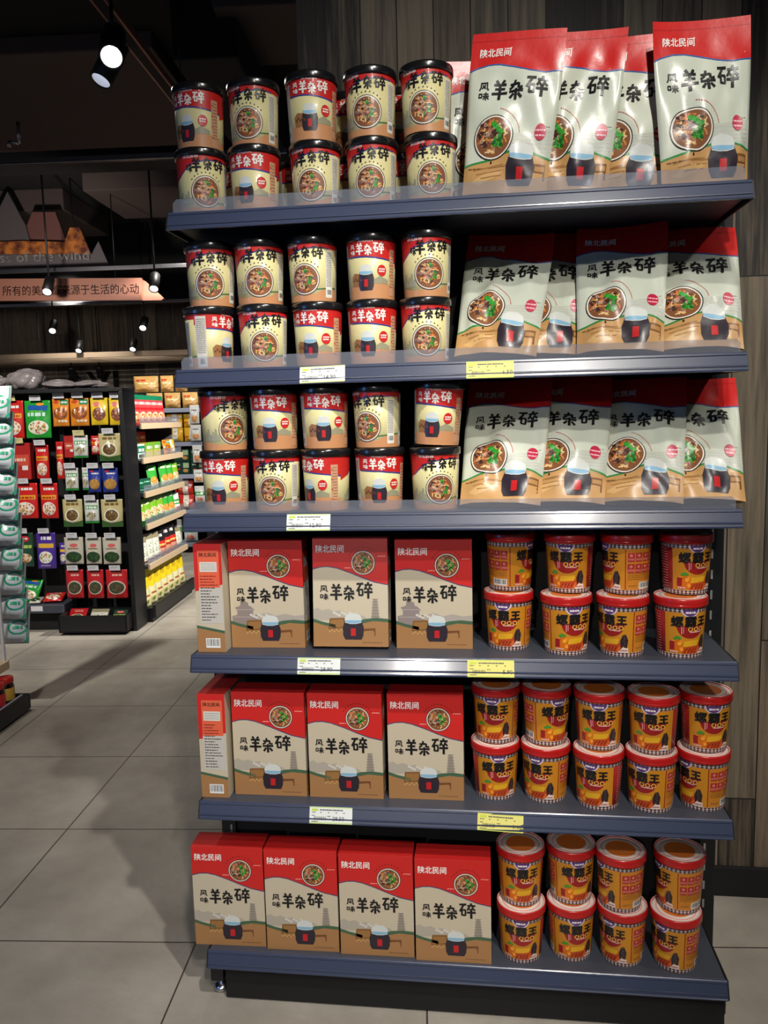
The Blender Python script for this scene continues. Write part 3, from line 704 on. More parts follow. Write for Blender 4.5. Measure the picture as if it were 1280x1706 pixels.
# ================================================================== cartons
BW, BH, BT = 0.175, 0.254, 0.066
def carton_front(a, ox, landmark):
    w, h = BW, BH; X = lambda t: ox + t * w; Y = lambda t: (1 - t) * h      # t measured from the top edge
    wave = [(X(0), Y(.292)), (X(.1), Y(.272)), (X(.2), Y(.268)), (X(.32), Y(.282)), (X(.5), Y(.325)), (X(.66), Y(.37)), (X(.82), Y(.41)), (X(1), Y(.435))]
    a.poly((200, 36, 32), wave + [(X(1), h), (X(0), h)], 1)
    a.line((60, 62, 104), wave, .0022, 2)
    a.brand(WHITE, X(.045), Y(.135), .0185, 3)
    a.ring(WHITE, X(.395), Y(.095), .0009, .0016, 3, 8)
    a.arc_marks((70, 24, 20), X(.675), Y(.235), .0365, 150, 30, 11, .0034, .0012, 3)
    a.bowl(X(.675), Y(.235), .0285, 3, 23, herbs=.6)
    a.dashes((236, 160, 150), X(.43), X(.52), Y(.285), .002, 3, R, unit=.003); a.dashes((236, 160, 150), X(.87), X(.97), Y(.18), .002, 3, R, unit=.003)
    a.title(BLACK, X(.095), Y(.585), w * .70, h * .165, 4, 1.0, rise=.004)
    if landmark == 'tower':
        for k in range(7):
            yy = .745 - .026 * k; hw = .05 - .0035 * k
            a.quad((150, 140, 128), X(.83 - hw), Y(yy), X(.83 + hw), Y(yy - .022), 1); a.quad((126, 116, 106), X(.83 - hw - .008), Y(yy - .02), X(.83 + hw + .008), Y(yy - .026), 2)
        a.poly((150, 140, 128), [(X(.76), Y(.77)), (X(.9), Y(.77)), (X(.88), Y(.74)), (X(.78), Y(.74))], 1)
        a.poly((172, 164, 150), [(X(0), Y(.76)), (X(0), Y(.66)), (X(.06), Y(.645)), (X(.12), Y(.67)), (X(.2), Y(.655)), (X(.28), Y(.68)), (X(.36), Y(.67)), (X(.45), Y(.7)), (X(.6), Y(.7)), (X(.7), Y(.73)), (X(.7), Y(.76))][::-1], 1)
    else:
        a.poly((140, 128, 124), [(X(.02), Y(.79)), (X(.38), Y(.79)), (X(.37), Y(.69)), (X(.31), Y(.69)), (X(.305), Y(.65)), (X(.33), Y(.645)), (X(.28), Y(.61)), (X(.25), Y(.605)), (X(.24), Y(.57)), (X(.14), Y(.57)), (X(.13), Y(.605)), (X(.06), Y(.62)), (X(.09), Y(.65)), (X(.09), Y(.69)), (X(.02), Y(.70))], 1)
        a.line((168, 156, 150), [(X(.04), Y(.71)), (X(.36), Y(.71))], .002, 2); a.line((168, 156, 150), [(X(.08), Y(.64)), (X(.31), Y(.64))], .002, 2)
        a.poly((168, 160, 150), [(X(.38), Y(.76)), (X(.38), Y(.69)), (X(.5), Y(.67)), (X(.62), Y(.7)), (X(.74), Y(.68)), (X(.88), Y(.7)), (X(1), Y(.69)), (X(1), Y(.76))][::-1], 1)
    for k in range(8): a.circ((206, 200, 190), X(.28 + .035 * k), Y(.69 + .012 * (k % 3)), .004, 2, 8, ry=.003)
    a.poly((66, 96, 70), [(X(0), Y(.745)), (X(.12), Y(.772)), (X(.3), Y(.80)), (X(.3), Y(.83)), (X(.12), Y(.80)), (X(0), Y(.775))][::-1], 3)
    a.poly((66, 96, 70), [(X(.55), Y(.775)), (X(.7), Y(.745)), (X(.85), Y(.735)), (X(1), Y(.745)), (X(1), Y(.775)), (X(.8), Y(.765)), (X(.55), Y(.805))][::-1], 3)
    a.poly((162, 118, 74), [(X(0), Y(.775)), (X(.12), Y(.80)), (X(.3), Y(.825)), (X(.5), Y(.81)), (X(.7), Y(.772)), (X(.85), Y(.765)), (X(1), Y(.773)), (X(1), Y(1)), (X(0), Y(1))][::-1], 2)
    a.poly((150, 108, 60), [(X(.22), Y(.74)), (X(.42), Y(.735)), (X(.44), Y(.83)), (X(.37), Y(.865)), (X(.2), Y(.845))][::-1], 3)
    a.line((92, 60, 32), [(X(.23), Y(.75)), (X(.41), Y(.745)), (X(.42), Y(.82)), (X(.21), Y(.835)), (X(.23), Y(.75))], .0014, 4)
    for k in range(7): a.circ((196, 152, 98), X(.22 + .03 * k), Y(.86 - .012 * (k % 2)), .0024, 4, 7)
    a.poly((112, 70, 40), [(X(.66), Y(.835)), (X(.83), Y(.83)), (X(.83), Y(.865)), (X(.81), Y(.865)), (X(.80), Y(.85)), (X(.66), Y(.86))][::-1], 3)
    a.quad((112, 70, 40), X(.815), Y(.90), X(.83), Y(.84), 3)
    a.pot(X(.535), Y(.935), w * .27, h * .285, 5)
    a.dashes((110, 74, 46), X(.66), X(.92), Y(.965), .0016, 3, R, unit=.003)
def carton_side(a, ox):
    w, h = BT, BH; X = lambda t: ox + t * w; Y = lambda t: (1 - t) * h
    a.poly((200, 36, 32), [(X(0), Y(.435)), (X(.5), Y(.41)), (X(1), Y(.37)), (X(1), h), (X(0), h)], 1)
    a.quad((222, 98, 66), X(.14), Y(.40), X(.9), Y(.06), 2)
    a.text((40, 20, 18), '陕北民间', X(.2), Y(.115), .0105, 3, bold=.02)
    a.quad((216, 212, 204), X(.2), Y(.255), X(.82), Y(.165), 3)
    for k in range(4): a.dashes((120, 116, 112), X(.24), X(.78), Y(.185 + .018 * k), .0012, 4, R, unit=.002)
    a.quad((192, 188, 180), X(.14), Y(.73), X(.96), Y(.4), 2)
    for k in range(16):
        c = (120, 30, 24) if k < 4 else (64, 58, 54)
        a.dashes(c, X(.2), X(R.uniform(.5, .85)), Y(.30 + .027 * k), .0022, 3, R, unit=.0032)
    a.poly((66, 96, 70), [(X(0), Y(.75)), (X(1), Y(.80)), (X(1), Y(.825)), (X(0), Y(.775))][::-1], 3)
    a.poly((162, 118, 74), [(X(0), Y(.77)), (X(1), Y(.82)), (X(1), Y(1)), (X(0), Y(1))][::-1], 2)
    a.barcode(X(.3), Y(.96), X(.82), Y(.87), 4, 31)
def make_carton(landmark):
    """front face at local y = 0, left printed side at local x = 0"""
    bm = bmesh.new(); mats = [ink('card', KRAFT), ink('card', (186, 32, 30))]
    fs = box(bm, 0, BW, 0, BT, 0, BH); fs[1].material_index = 1
    a = Art('card'); carton_front(a, 0, landmark); a.build(bm, mats, lambda x, y, e: (x, -e, y), eps=.00012)
    a = Art('card'); carton_side(a, 0); a.build(bm, mats, lambda x, y, e: (-e, BT - x, y), eps=.00012)
    a = Art('card'); carton_side(a, 0); a.build(bm, mats, lambda x, y, e: (BW + e, x, y), eps=.00012)
    a = Art('card'); a.quad((170, 26, 26), .002, BT * .47, BW - .002, BT * .5, 1); a.build(bm, mats, lambda x, y, e: (x, y, BH + e), eps=.00012)
    o = obj('noodle_carton', bm, mats)
    return tag(o, 'x', 'carton', 'red and kraft noodle cartons')
cart = {'tower': make_carton('tower'), 'gate': make_carton('gate')}; cused = set()
def place_carton(kind, x, y, z, yaw, label, lean=0.0):
    if kind in cused: o = dup(cart[kind], (0, 0, 0), (0, 0, 0), label)
    else: cused.add(kind); o = cart[kind]
    o.rotation_euler = (lean, 0, math.radians(yaw)); o.location = (x, y, z); o['label'] = label
    return o
e = .0005
place_carton('gate', -.592, .018 + BW, TOP[3] + e, -90, 'narrow end-on noodle carton at the end of the fourth shelf down')
place_carton('gate', -.5225, .056, TOP[3] + e, 1.5, 'noodle carton with gatehouse picture beside the end-on carton, fourth shelf down')
place_carton('tower', -.325, .050, TOP[3] + e + .0068, 0.5, 'noodle carton with pagoda picture leaning back in shade, fourth shelf down', -.10)
place_carton('gate', -.1325, .066, TOP[3] + e, 0, 'noodle carton with gatehouse picture beside the yellow cups, fourth shelf down')
place_carton('tower', -.603 + .002, .016 + BW, TOP[4] + e, -90, 'narrow end-on noodle carton at the end of the fifth shelf down')
place_carton('tower', -.5255, .036, TOP[4] + e, 0, 'noodle carton with pagoda picture beside the end-on carton, fifth shelf down')
place_carton('tower', -.343, .036, TOP[4] + e, 0, 'middle one of three front-facing noodle cartons on the fifth shelf down')
place_carton('tower', -.156, .042, TOP[4] + e, 0, 'noodle carton with pagoda picture beside the yellow cups, fifth shelf down')
for k, (x, y, yw) in enumerate([(-.637, .016, 1.5), (-.457, .014, 1.0), (-.2765, .012, .5), (-.0965, .006, 0)]):
    place_carton('tower', x, y, TOP[5] + e, yw, 'front-facing noodle carton on the bottom shelf, %s of four from left' % ORD[k])

# ================================================================== stand-up pouches
PW, PH = 0.196, 0.335
def sm(a, b, x):
    t = max(0, min(1, (x - a) / (b - a))); return t * t * (3 - 2 * t)
def pouch_map(w, h, depth, seed, taper=.10, wr=.0026, curl=0.0):
    q = random.Random(seed); p = [(q.uniform(8, 22), q.uniform(6, 16), q.uniform(0, 6)) for _ in range(4)]
    cx, cy = q.uniform(.2, .8), q.uniform(.55, .8)
    def f(x, y, e, back=False):
        u, v = x / w, y / h
        ws = 1 - taper * sm(.95, .0, v) ** 1.3
        d = depth * (max(0, math.sin(PI * min(max(u, 0), 1))) ** .75) * (sm(.93, .35, v) * (.72 + .28 * sm(0, .18, v)))
        k = sum(math.sin(a * u + c) * math.sin(b * v + c * 1.7) for a, b, c in p) * wr * (sm(0.0, .1, u) * sm(1, .9, u))
        k += -.004 * math.exp(-((u - cx) ** 2 / .006 + (v - cy) ** 2 / .02)) * (depth / .03)
        k *= sm(.97, .62, v) * (.25 + .75 * sm(0, .12, v))
        cu = curl * (u - .5) ** 2 * v + curl * .25 * math.sin(3.0 * u + seed) * v
        yy = -(d + k) + cu
        if back: yy = d * .75 + cu + .0012
        return ((u - .5) * w * ws, yy - (0 if back else e), y)
    return f
def bag_mesh(bm, mp, w, h, nu, nv, mi=0, mb=0):
    F = [[bm.verts.new(mp(w * i / nu, h * j / nv, 0)) for i in range(nu + 1)] for j in range(nv + 1)]
    K = [[bm.verts.new(mp(w * i / nu, h * j / nv, 0, True)) for i in range(nu + 1)] for j in range(nv + 1)]
    for j in range(nv):
        for i in range(nu):
            f = bm.faces.new((F[j][i], F[j][i + 1], F[j + 1][i + 1], F[j + 1][i])); f.smooth = True; f.material_index = mi
            f = bm.faces.new((K[j][i], K[j + 1][i], K[j + 1][i + 1], K[j][i + 1])); f.smooth = True; f.material_index = mb
    for j in range(nv):
        bm.faces.new((F[j][0], F[j + 1][0], K[j + 1][0], K[j][0])).material_index = mb
        bm.faces.new((F[j][nu], K[j][nu], K[j + 1][nu], F[j + 1][nu])).material_index = mb
    for i in range(nu):
        bm.faces.new((F[0][i], K[0][i], K[0][i + 1], F[0][i + 1])).material_index = mb
        bm.faces.new((F[nv][i], F[nv][i + 1], K[nv][i + 1], K[nv][i])).material_index = mb
def pouch_art():
    a = Art('foil'); w, h = PW, PH; X = lambda t: t * w; Y = lambda t: (1 - t) * h
    wave = [(X(0), Y(.235)), (X(.08), Y(.215)), (X(.2), Y(.2)), (X(.32), Y(.2)), (X(.48), Y(.218)), (X(.65), Y(.245)), (X(.82), Y(.258)), (X(1), Y(.25))]
    a.poly((200, 30, 28), wave + [(X(1), h), (X(0), h)], 1)
    a.line((40, 90, 160), wave, .0026, 2)
    a.quad((176, 24, 26), 0, Y(.052), w, Y(.047), 2)
    a.brand(WHITE, X(.10), Y(.145), .0185, 3); a.ring(WHITE, X(.435), Y(.10), .0008, .0016, 3, 8)
    a.title((28, 26, 26), X(.125), Y(.435), w * .74, h * .145, 4, .96, rise=.004)
    a.arc_marks((196, 60, 66), X(.34), Y(.655), .0565, 78, 8, 16, .0034, .0011, 3)
    a.poly((186, 190, 178), [(X(.42), Y(.79)), (X(.44), Y(.66)), (X(.55), Y(.645)), (X(.68), Y(.64)), (X(.8), Y(.625)), (X(1), Y(.61)), (X(1), Y(.79))][::-1], 1)
    for k in range(5): a.line((206, 208, 196), [(X(.5), Y(.66 + .022 * k)), (X(.98), Y(.64 + .025 * k))], .0012, 2)
    a.dashes((150, 152, 144), X(.82), X(.96), Y(.60), .0014, 3, R, unit=.003)
    hill = [(X(0), Y(.828)), (X(.12), Y(.815)), (X(.3), Y(.80)), (X(.48), Y(.765)), (X(.62), Y(.75)), (X(.8), Y(.757)), (X(1), Y(.79))]
    a.poly(TAN, hill + [(X(1), 0), (X(0), 0)], 2) if False else a.poly((190, 146, 92), [(X(0), 0), (X(1), 0)] + hill[::-1], 2)
    a.line((34, 132, 66), hill, .0042, 3)
    for p0, p1 in (((.12, .86), (.48, .83)), ((.16, .885), (.5, .865)), ((.22, .91), (.46, .895)), ((.3, .85), (.52, .84))): a.line((150, 106, 58), [(X(p0[0]), Y(p0[1])), (X(p1[0]), Y(p1[1]))], .0022, 3)
    a.poly((206, 166, 110), [(X(.1), Y(.93)), (X(.3), Y(.87)), (X(.5), Y(.865)), (X(.42), Y(.9)), (X(.2), Y(.95))][::-1], 3)
    a.quad((120, 78, 40), X(.83), Y(.875), X(.96), Y(.82), 3); a.quad((176, 130, 78), X(.845), Y(.865), X(.95), Y(.835), 4)
    a.quad((120, 78, 40), X(.94), Y(.92), X(.96), Y(.87), 3)
    a.dashes((96, 68, 40), X(.06), X(.22), Y(.852), .0022, 4, R, unit=.004)
    a.bowl(X(.335), Y(.665), .0455, 5, 41)
    a.circ((40, 24, 20), X(.33), Y(.815), .0022, 5, 8, ry=.0036)
    a.circ((186, 32, 66), X(.855), Y(.63), .0125, 5, 20, ry=.0165)
    a.dashes((240, 200, 210), X(.80), X(.91), Y(.625), .0032, 6, R, unit=.003); a.dashes((240, 200, 210), X(.805), X(.905), Y(.655), .0032, 6, R, unit=.003)
    a.pot(X(.675), Y(.955), w * .31, h * .30, 5)
    return a
part_ = pouch_art()
POUCH = []
for sd, cl in ((1, .015), (2, -.012), (3, .02), (4, -.02)):
    bm = bmesh.new(); mats = [ink('foil', CREAM), ink('foil', (190, 150, 100))]
    mp = pouch_map(PW, PH, .022, sd, curl=cl)
    bag_mesh(bm, mp, PW, PH, 24, 36, 0, 1)
    part_.build(bm, mats, mp, cx=PW / 24, cy=PH / 36, eps=.00028)
    me = bpy.data.meshes.new('noodle_pouch'); bm.normal_update(); bm.to_mesh(me); bm.free()
    for m in mats: me.materials.append(m)
    POUCH.append(me)
def place_pouch(k, x, y, z, lean, yaw, roll, label):
    o = link('noodle_pouch', POUCH[k]); tag(o, label, 'noodle pouch', 'red-topped stand-up noodle pouches')
    o.rotation_mode = 'XYZ'
    m = Matrix.Rotation(math.radians(yaw), 4, 'Z') @ Matrix.Rotation(math.radians(-lean), 4, 'X') @ Matrix.Rotation(math.radians(-roll), 4, 'Y')
    o.rotation_euler = m.to_euler(); o.location = (x, y, z)
    # rest the lowest corner on the shelf
    lo = min((m @ v.co).z for v in POUCH[k].vertices); o.location.z = z - lo + .0006
    return o
P1 = 'upright' ; ORDP = ['first', 'second', 'third', 'last']
for k, (x, y, le, yw, ro, md) in enumerate([(.117, .052, 4, -9, -5.5, 0), (.245, .078, 4, -12, -5, 1), (.372, .104, 6, -12, -3, 2), (.527, .062, 3, 7, 1.5, 3)]):
    place_pouch(md, x, y, TOP[0], le, yw, ro, 'red-topped noodle pouch standing on the topmost shelf, %s of four from the cups' % ORDP[k])
place_pouch(1, .085, .170, TOP[0], 3, 3, 0, 'red-topped noodle pouch half hidden behind the first pouch on the topmost shelf')
for k, (x, y, le, yw, ro, md) in enumerate([(.096, .036, 31, -9, -3, 1), (.205, .080, 29, -2, -2, 0), (.357, .038, 29, -8, -1, 3), (.522, .055, 32, -6, 0, 2)]):
    place_pouch(md, x, y, TOP[1], le, yw, ro, 'red-topped noodle pouch leaning back on the second shelf down, %s of four from the cups' % ORDP[k])
for k, (x, y, le, yw, ro, md) in enumerate([(.104, .030, 34, -10, 0, 3), (.240, .036, 34, -10, 0, 2), (.401, .031, 35.5, -11, 0, 0), (.534, .051, 36.8, -6, 0, 1)]):
    place_pouch(md, x, y, TOP[2], le, yw, ro, 'red-topped noodle pouch leaning back on the third shelf down, %s of four from the cups' % ORDP[k])
# ================================================================== the shop beyond
def rot_store(o, u, v, z=0.0, turn=0.0, lean=0.0, roll=0.0):
    """stand a thing at shop coordinates, turned by `turn` degrees from facing the aisle end"""
    m = Matrix.Rotation(TH + math.radians(turn), 4, 'Z') @ Matrix.Rotation(math.radians(-lean), 4, 'X') @ Matrix.Rotation(math.radians(roll), 4, 'Y')
    o.rotation_euler = m.to_euler(); o.location = S(u, v, z)
    return o
def sbox(bm, O, u0, u1, v0, v1, z0, z1, mi=0, bev=0.0):
    return box(bm, u0 - O[0], u1 - O[0], v0 - O[1], v1 - O[1], z0, z1, mi, bev)
def store_thing(name, label, cat, u, v):
    t = thing(name, label, cat); rot_store(t, u, v); return t

# ---- snack packs: one pouch mesh per printed kind, sizes by scale
FOOD = [(206, 140, 70), (226, 180, 110), (176, 90, 46), (120, 150, 60)]
PACKS = {}
def pack_art(kind, w, h):
    a = Art('wrap'); q = random.Random(kind); X = lambda t: t * w; Y = lambda t: (1 - t) * h
    def food(cx, cy, rx, ry, plate, cols=FOOD, n=26):
        a.circ(plate, X(cx), Y(cy), rx * w, 3, 22, ry=ry * h)
        for _ in range(n):
            t = q.uniform(0, 2 * PI); d = .8 * math.sqrt(q.random())
            a.circ(q.choice(cols), X(cx) + rx * w * d * math.cos(t), Y(cy) + ry * h * d * math.sin(t), w * q.uniform(.03, .06), 4, 7)
    def words(rgb, t0, t1, y, hh, lv=4): a.dashes(rgb, X(t0), X(t1), Y(y), h * hh, lv, q, unit=h * hh * .9)
    if kind == 'red_bowl':
        base = (206, 34, 30); words(WHITE, .2, .8, .2, .07); a.quad((232, 170, 40), X(.08), Y(.46), X(.92), Y(.34), 2); words((180, 40, 20), .14, .86, .44, .06); food(.5, .72, .38, .19, (238, 230, 220))
    elif kind == 'green_bowl':
        base = (36, 158, 52); a.poly((30, 90, 170), [(X(.12), Y(.24)), (X(.85), Y(.28)), (X(.9), Y(.14)), (X(.15), Y(.12))], 2); a.circ((236, 160, 50), X(.6), Y(.1), w * .16, 3, 16, ry=h * .04); words((200, 236, 220), .12, .8, .42, .1); words((120, 200, 60), .2, .7, .3, .03); food(.52, .72, .4, .19, (240, 232, 220))
    elif kind == 'orange':
        base = (228, 138, 36); a.quad((40, 140, 90), X(.5), Y(.24), X(.95), Y(.06), 2); words(WHITE, .56, .9, .18, .06); a.circ((200, 70, 30), X(.25), Y(.14), w * .16, 2, 14, ry=h * .06); food(.5, .55, .42, .22, (150, 84, 40), [(120, 66, 34), (226, 150, 60), (190, 100, 40)]); words((236, 226, 200), .4, .9, .86, .08)
    elif kind == 'yellow':
        base = (236, 200, 40); a.circ((226, 130, 110), X(.35), Y(.24), w * .22, 2, 16, ry=h * .1); food(.5, .6, .38, .24, (132, 78, 60), [(150, 90, 60), (206, 150, 110), (110, 60, 50)])
    elif kind == 'green_white':
        base = (214, 216, 210); a.quad((60, 150, 70), X(.08), Y(.4), X(.92), Y(.24), 2); words(WHITE, .14, .86, .37, .09); food(.5, .66, .36, .16, (190, 184, 160), [(140, 120, 80), (176, 160, 110), (96, 110, 60)]); a.quad((44, 140, 60), 0, Y(1), w, Y(.9), 2)
    elif kind == 'beige_green':
        base = (196, 184, 132); words((120, 90, 40), .18, .82, .22, .08); a.poly((60, 100, 50), [(0, 0), (w, 0), (w, Y(.78)), (X(.5), Y(.86)), (0, Y(.74))], 2); a.ring((232, 228, 206), X(.5), Y(.58), w * .3, w * .36, 4, 24); food(.5, .58, .3, .2, (96, 72, 40), [(110, 84, 46), (80, 60, 34), (140, 110, 60)])
    elif kind == 'blue':
        base = (36, 56, 148); a.circ((190, 40, 46), X(.3), Y(.14), w * .12, 2, 12, ry=h * .05); words(WHITE, .3, .85, .26, .06); food(.52, .66, .4, .22, (176, 130, 60), [(206, 160, 84), (170, 116, 50), (226, 190, 120)])
    elif kind == 'dark_green':
        base = (38, 72, 54); a.circ((206, 40, 40), X(.5), Y(.18), w * .3, 2, 18, ry=h * .09); words(WHITE, .3, .72, .2, .05); words((170, 200, 90), .08, .92, .45, .09); food(.5, .74, .42, .14, (214, 196, 170))
    elif kind == 'purple':
        base = (76, 48, 150); words(WHITE, .25, .8, .2, .09); a.quad((222, 176, 60), X(.1), Y(.42), X(.9), Y(.3), 2); food(.48, .68, .36, .17, (236, 234, 228), [(220, 120, 60), (236, 220, 190), (120, 170, 80)]); words((200, 190, 226), .2, .7, .93, .04)
    elif kind == 'red_oval':
        base = (190, 34, 40); words((232, 190, 170), .3, .75, .22, .06); words((214, 120, 110), .2, .8, .12, .03); a.circ((206, 190, 170), X(.5), Y(.62), w * .42, 2, 22, ry=h * .24); food(.5, .62, .36, .2, (60, 70, 50), [(70, 84, 56), (130, 60, 44), (96, 100, 70)])
    elif kind == 'silver_green':
        base = (196, 190, 172); a.circ((206, 96, 96), X(.5), Y(.3), w * .22, 2, 14, ry=h * .07); words((130, 110, 90), .2, .8, .44, .05); food(.5, .72, .42, .2, (44, 66, 40), [(40, 84, 40), (60, 100, 56), (30, 50, 30)])
    elif kind == 'red_box':
        base = (176, 40, 36); a.quad((206, 80, 60), X(.08), Y(.62), X(.92), Y(.32), 2); words((232, 200, 180), .2, .8, .5, .08); a.quad((230, 226, 220), X(.56), Y(.74), X(.86), Y(.62), 3)
    elif kind == 'white_round':
        base = (172, 178, 182); a.ring((30, 140, 100), X(.66), Y(.5), w * .25, w * .32, 2, 24); words((30, 140, 100), .5, .82, .54, .09); a.quad((60, 150, 116), X(.93), Y(1), X(.96), Y(0), 2); a.poly((40, 146, 110), [(X(.8), Y(.98)), (X(1), Y(.92)), (X(1), Y(.8))], 2)
    elif kind == 'pink_red':
        base = (222, 70, 72); a.quad((24, 120, 84), 0, Y(.16), w, h, 2); words((240, 200, 196), .1, .9, .32, .09); a.quad((196, 30, 36), X(.05), Y(.5), X(.95), Y(.42), 2); food(.5, .74, .38, .18, (236, 170, 120), [(206, 60, 40), (236, 150, 80), (240, 220, 200)])
    elif kind == 'pink_white':
        base = (222, 206, 204); a.quad((206, 34, 96), 0, Y(.4), w, h, 2); words(WHITE, .15, .85, .28, .1); a.quad((120, 30, 30), X(.1), Y(.86), X(.9), Y(.7), 2)
    elif kind == 'green_box':
        base = (214, 228, 220); a.quad((20, 130, 96), 0, Y(.6), w, Y(.12), 2); words(WHITE, .1, .9, .5, .2); a.quad((60, 70, 64), X(.1), Y(.92), X(.9), Y(.7), 2)
    elif kind == 'lemon_box':
        base = (226, 206, 40); a.quad((110, 180, 60), 0, Y(.5), w, h, 2); words(WHITE, .1, .85, .42, .2); words((240, 236, 200), .2, .7, .8, .08)
    elif kind == 'lime':
        base = (122, 178, 44); words((236, 240, 200), .15, .85, .25, .08); a.poly((40, 120, 44), [(0, 0), (w, 0), (w, Y(.7)), (0, Y(.85))], 2); food(.52, .62, .36, .18, (226, 220, 180), [(206, 150, 70), (200, 70, 50), (90, 140, 60), (226, 200, 150)])
    elif kind == 'leaf_green':
        base = (58, 168, 60); a.quad((206, 214, 170), X(.08), Y(.92), X(.92), Y(.6), 2); food(.5, .62, .34, .14, (232, 150, 60), [(236, 130, 40), (240, 200, 90), (206, 70, 40)]); words((226, 240, 200), .2, .8, .24, .09)
    elif kind == 'deep_green':
        base = (26, 84, 60); words((120, 190, 160), .15, .85, .3, .1); a.quad((150, 200, 180), X(.1), Y(.95), X(.9), Y(.7), 2); words((20, 110, 80), .2, .8, .86, .1)
    elif kind == 'dotted':
        base = (226, 224, 208)
        for _ in range(16): a.circ((60, 120, 84), X(q.uniform(.1, .9)), Y(q.uniform(.1, .8)), w * .035, 2, 7)
        words((190, 80, 60), .2, .8, .9, .06); a.quad((150, 140, 110), 0, Y(.2), w, h, 2)
    elif kind == 'black_red':
        base = (40, 34, 36); a.quad((206, 48, 40), 0, Y(.66), w, Y(.42), 2); words((236, 214, 120), .1, .9, .6, .07); a.quad((222, 150, 120), X(.06), Y(.98), X(.94), Y(.68), 2); words(WHITE, .2, .8, .26, .1)
    elif kind == 'yellow_tall':
        base = (228, 222, 170); a.poly((232, 206, 30), [(0, Y(.45)), (X(.5), Y(.52)), (w, Y(.45)), (w, h), (0, h)], 2); a.circ((206, 170, 30), X(.5), Y(.26), w * .26, 3, 14, ry=h * .09); a.poly((30, 130, 60), [(0, 0), (X(.22), 0), (X(.1), Y(.6)), (0, Y(.55))], 3); words((190, 90, 50), .35, .85, .72, .05); food(.6, .84, .24, .08, (236, 230, 160), [(200, 180, 60), (120, 170, 60), (226, 130, 50)], 12)
    elif kind == 'gold':
        base = (206, 164, 96); words((206, 60, 44), .1, .5, .3, .1); words((236, 220, 170), .2, .8, .5, .1); a.poly((176, 120, 60), [(0, Y(.8)), (w, Y(.66)), (w, Y(.74)), (0, Y(.9))], 2)
    elif kind == 'yellow_label':
        base = (232, 176, 40); a.quad((236, 232, 220), X(.36), Y(.98), X(.66), Y(.02), 3); words((120, 150, 90), .42, .6, .3, .05, 4); words((150, 110, 100), .42, .6, .6, .05, 4); words((206, 100, 40), .05, .32, .7, .1)
    elif kind == 'red_label':
        base = (206, 46, 34); a.quad((236, 228, 216), X(.34), Y(.98), X(.68), Y(.02), 3); words((150, 130, 120), .42, .6, .4, .05, 4); words((232, 130, 80), .04, .3, .7, .1)
    elif kind == 'forest_box':
        base = (22, 62, 50); a.quad((176, 196, 150), X(.55), Y(.5), X(.92), Y(.1), 2); a.circ((206, 150, 80), X(.7), Y(.72), w * .18, 3, 14, ry=h * .14); a.circ((200, 60, 40), X(.25), Y(.6), w * .1, 3, 10, ry=h * .08); words((200, 220, 190), .1, .45, .3, .1)
    elif kind == 'white_food':
        base = (226, 226, 222); words((60, 60, 66), .2, .8, .3, .06); food(.5, .72, .36, .18, (236, 170, 110), [(226, 120, 60), (236, 190, 140), (120, 170, 90)])
    elif kind == 'white_green':
        base = (224, 226, 224); a.quad((60, 160, 70), 0, Y(.58), w, Y(.34), 2); words(WHITE, .15, .8, .52, .09); food(.5, .8, .3, .12, (236, 190, 170), [(206, 80, 60), (236, 150, 120)])
    else: base = (200, 200, 200)
    return a, base
def pack_mesh(kind):
    if kind not in PACKS:
        w, h = .12, .18; a, base = pack_art(kind, w, h)
        bm = bmesh.new(); mats = [ink('wrap', base)]
        boxy = kind in ('green_box', 'lemon_box', 'forest_box', 'red_box', 'pink_white')
        if boxy:
            box(bm, -w / 2, w / 2, 0, .05, 0, h, 0, .002); mp = lambda x, y, e: (x - w / 2, -e, y); a.build(bm, mats, mp, eps=.0003)
        else:
            mp = pouch_map(w, h, .018, len(PACKS) + 20, taper=.03, wr=.0012)
            def mp2(x, y, e, back=False):
                p = mp(x, y, e, back); v = y / h; s_ = sm(0, .2, v)
                yy = -.0 if back else -.001
                return (p[0], (p[1] + (0 if back else e)) * s_ + yy * (1 - s_) - (0 if back else e) + (.0012 if back else 0), p[2])
            bag_mesh(bm, mp2, w, h, 12, 16, 0, 0); a.build(bm, mats, mp2, cx=w / 12, cy=h / 16, eps=.0004)
        me = bpy.data.meshes.new('snack_pack'); bm.normal_update(); bm.to_mesh(me); bm.free()
        for m in mats: me.materials.append(m)
        PACKS[kind] = me
    return PACKS[kind]
def pack(kind, u, v, z, w, h, label, turn=0.0, lean=0.0, roll=0.0, group=None, name='snack_pack', cat='snack pack', depth=1.0):
    """z is the lower edge; turn 0 faces the end of the aisle, 90 faces across the aisle"""
    o = link(name, pack_mesh(kind)); tag(o, label, cat, group); rot_store(o, u, v, z, turn, lean, roll); o.scale = (w / .12, depth, h / .18)
    return o

# ---- black end display with hanging packs
O = (-2.68, 3.6)
end = store_thing('end_display', 'black metal end display hung with snack packs, beyond the tiled aisle', 'end display', *O)
bm = bmesh.new(); sbox(bm, O, -3.4, -2.03, 3.60, 3.62, 0.03, 1.60); obj('back_panel', bm, 'black_matte', end)
bm = bmesh.new(); sbox(bm, O, -2.03, -2.0, 3.40, 3.62, 0.0, 1.60, 0, .004); obj('side_panel', bm, 'black_steel', end)
bm = bmesh.new(); sbox(bm, O, -2.5, -2.47, 3.54, 3.60, 0.0, 1.60, 0, .003); obj('upright', bm, 'black_steel', end)
bm = bmesh.new(); sbox(bm, O, -3.4, -2.0, 3.40, 3.62, 1.60, 1.625, 0, .003); obj('top_board', bm, 'black_steel', end)
bm = bmesh.new(); sbox(bm, O, -3.4, -2.5, 3.40, 3.60, 0.13, 0.185, 0, .003); obj('base_shelf', bm, 'shelf_steel', end)
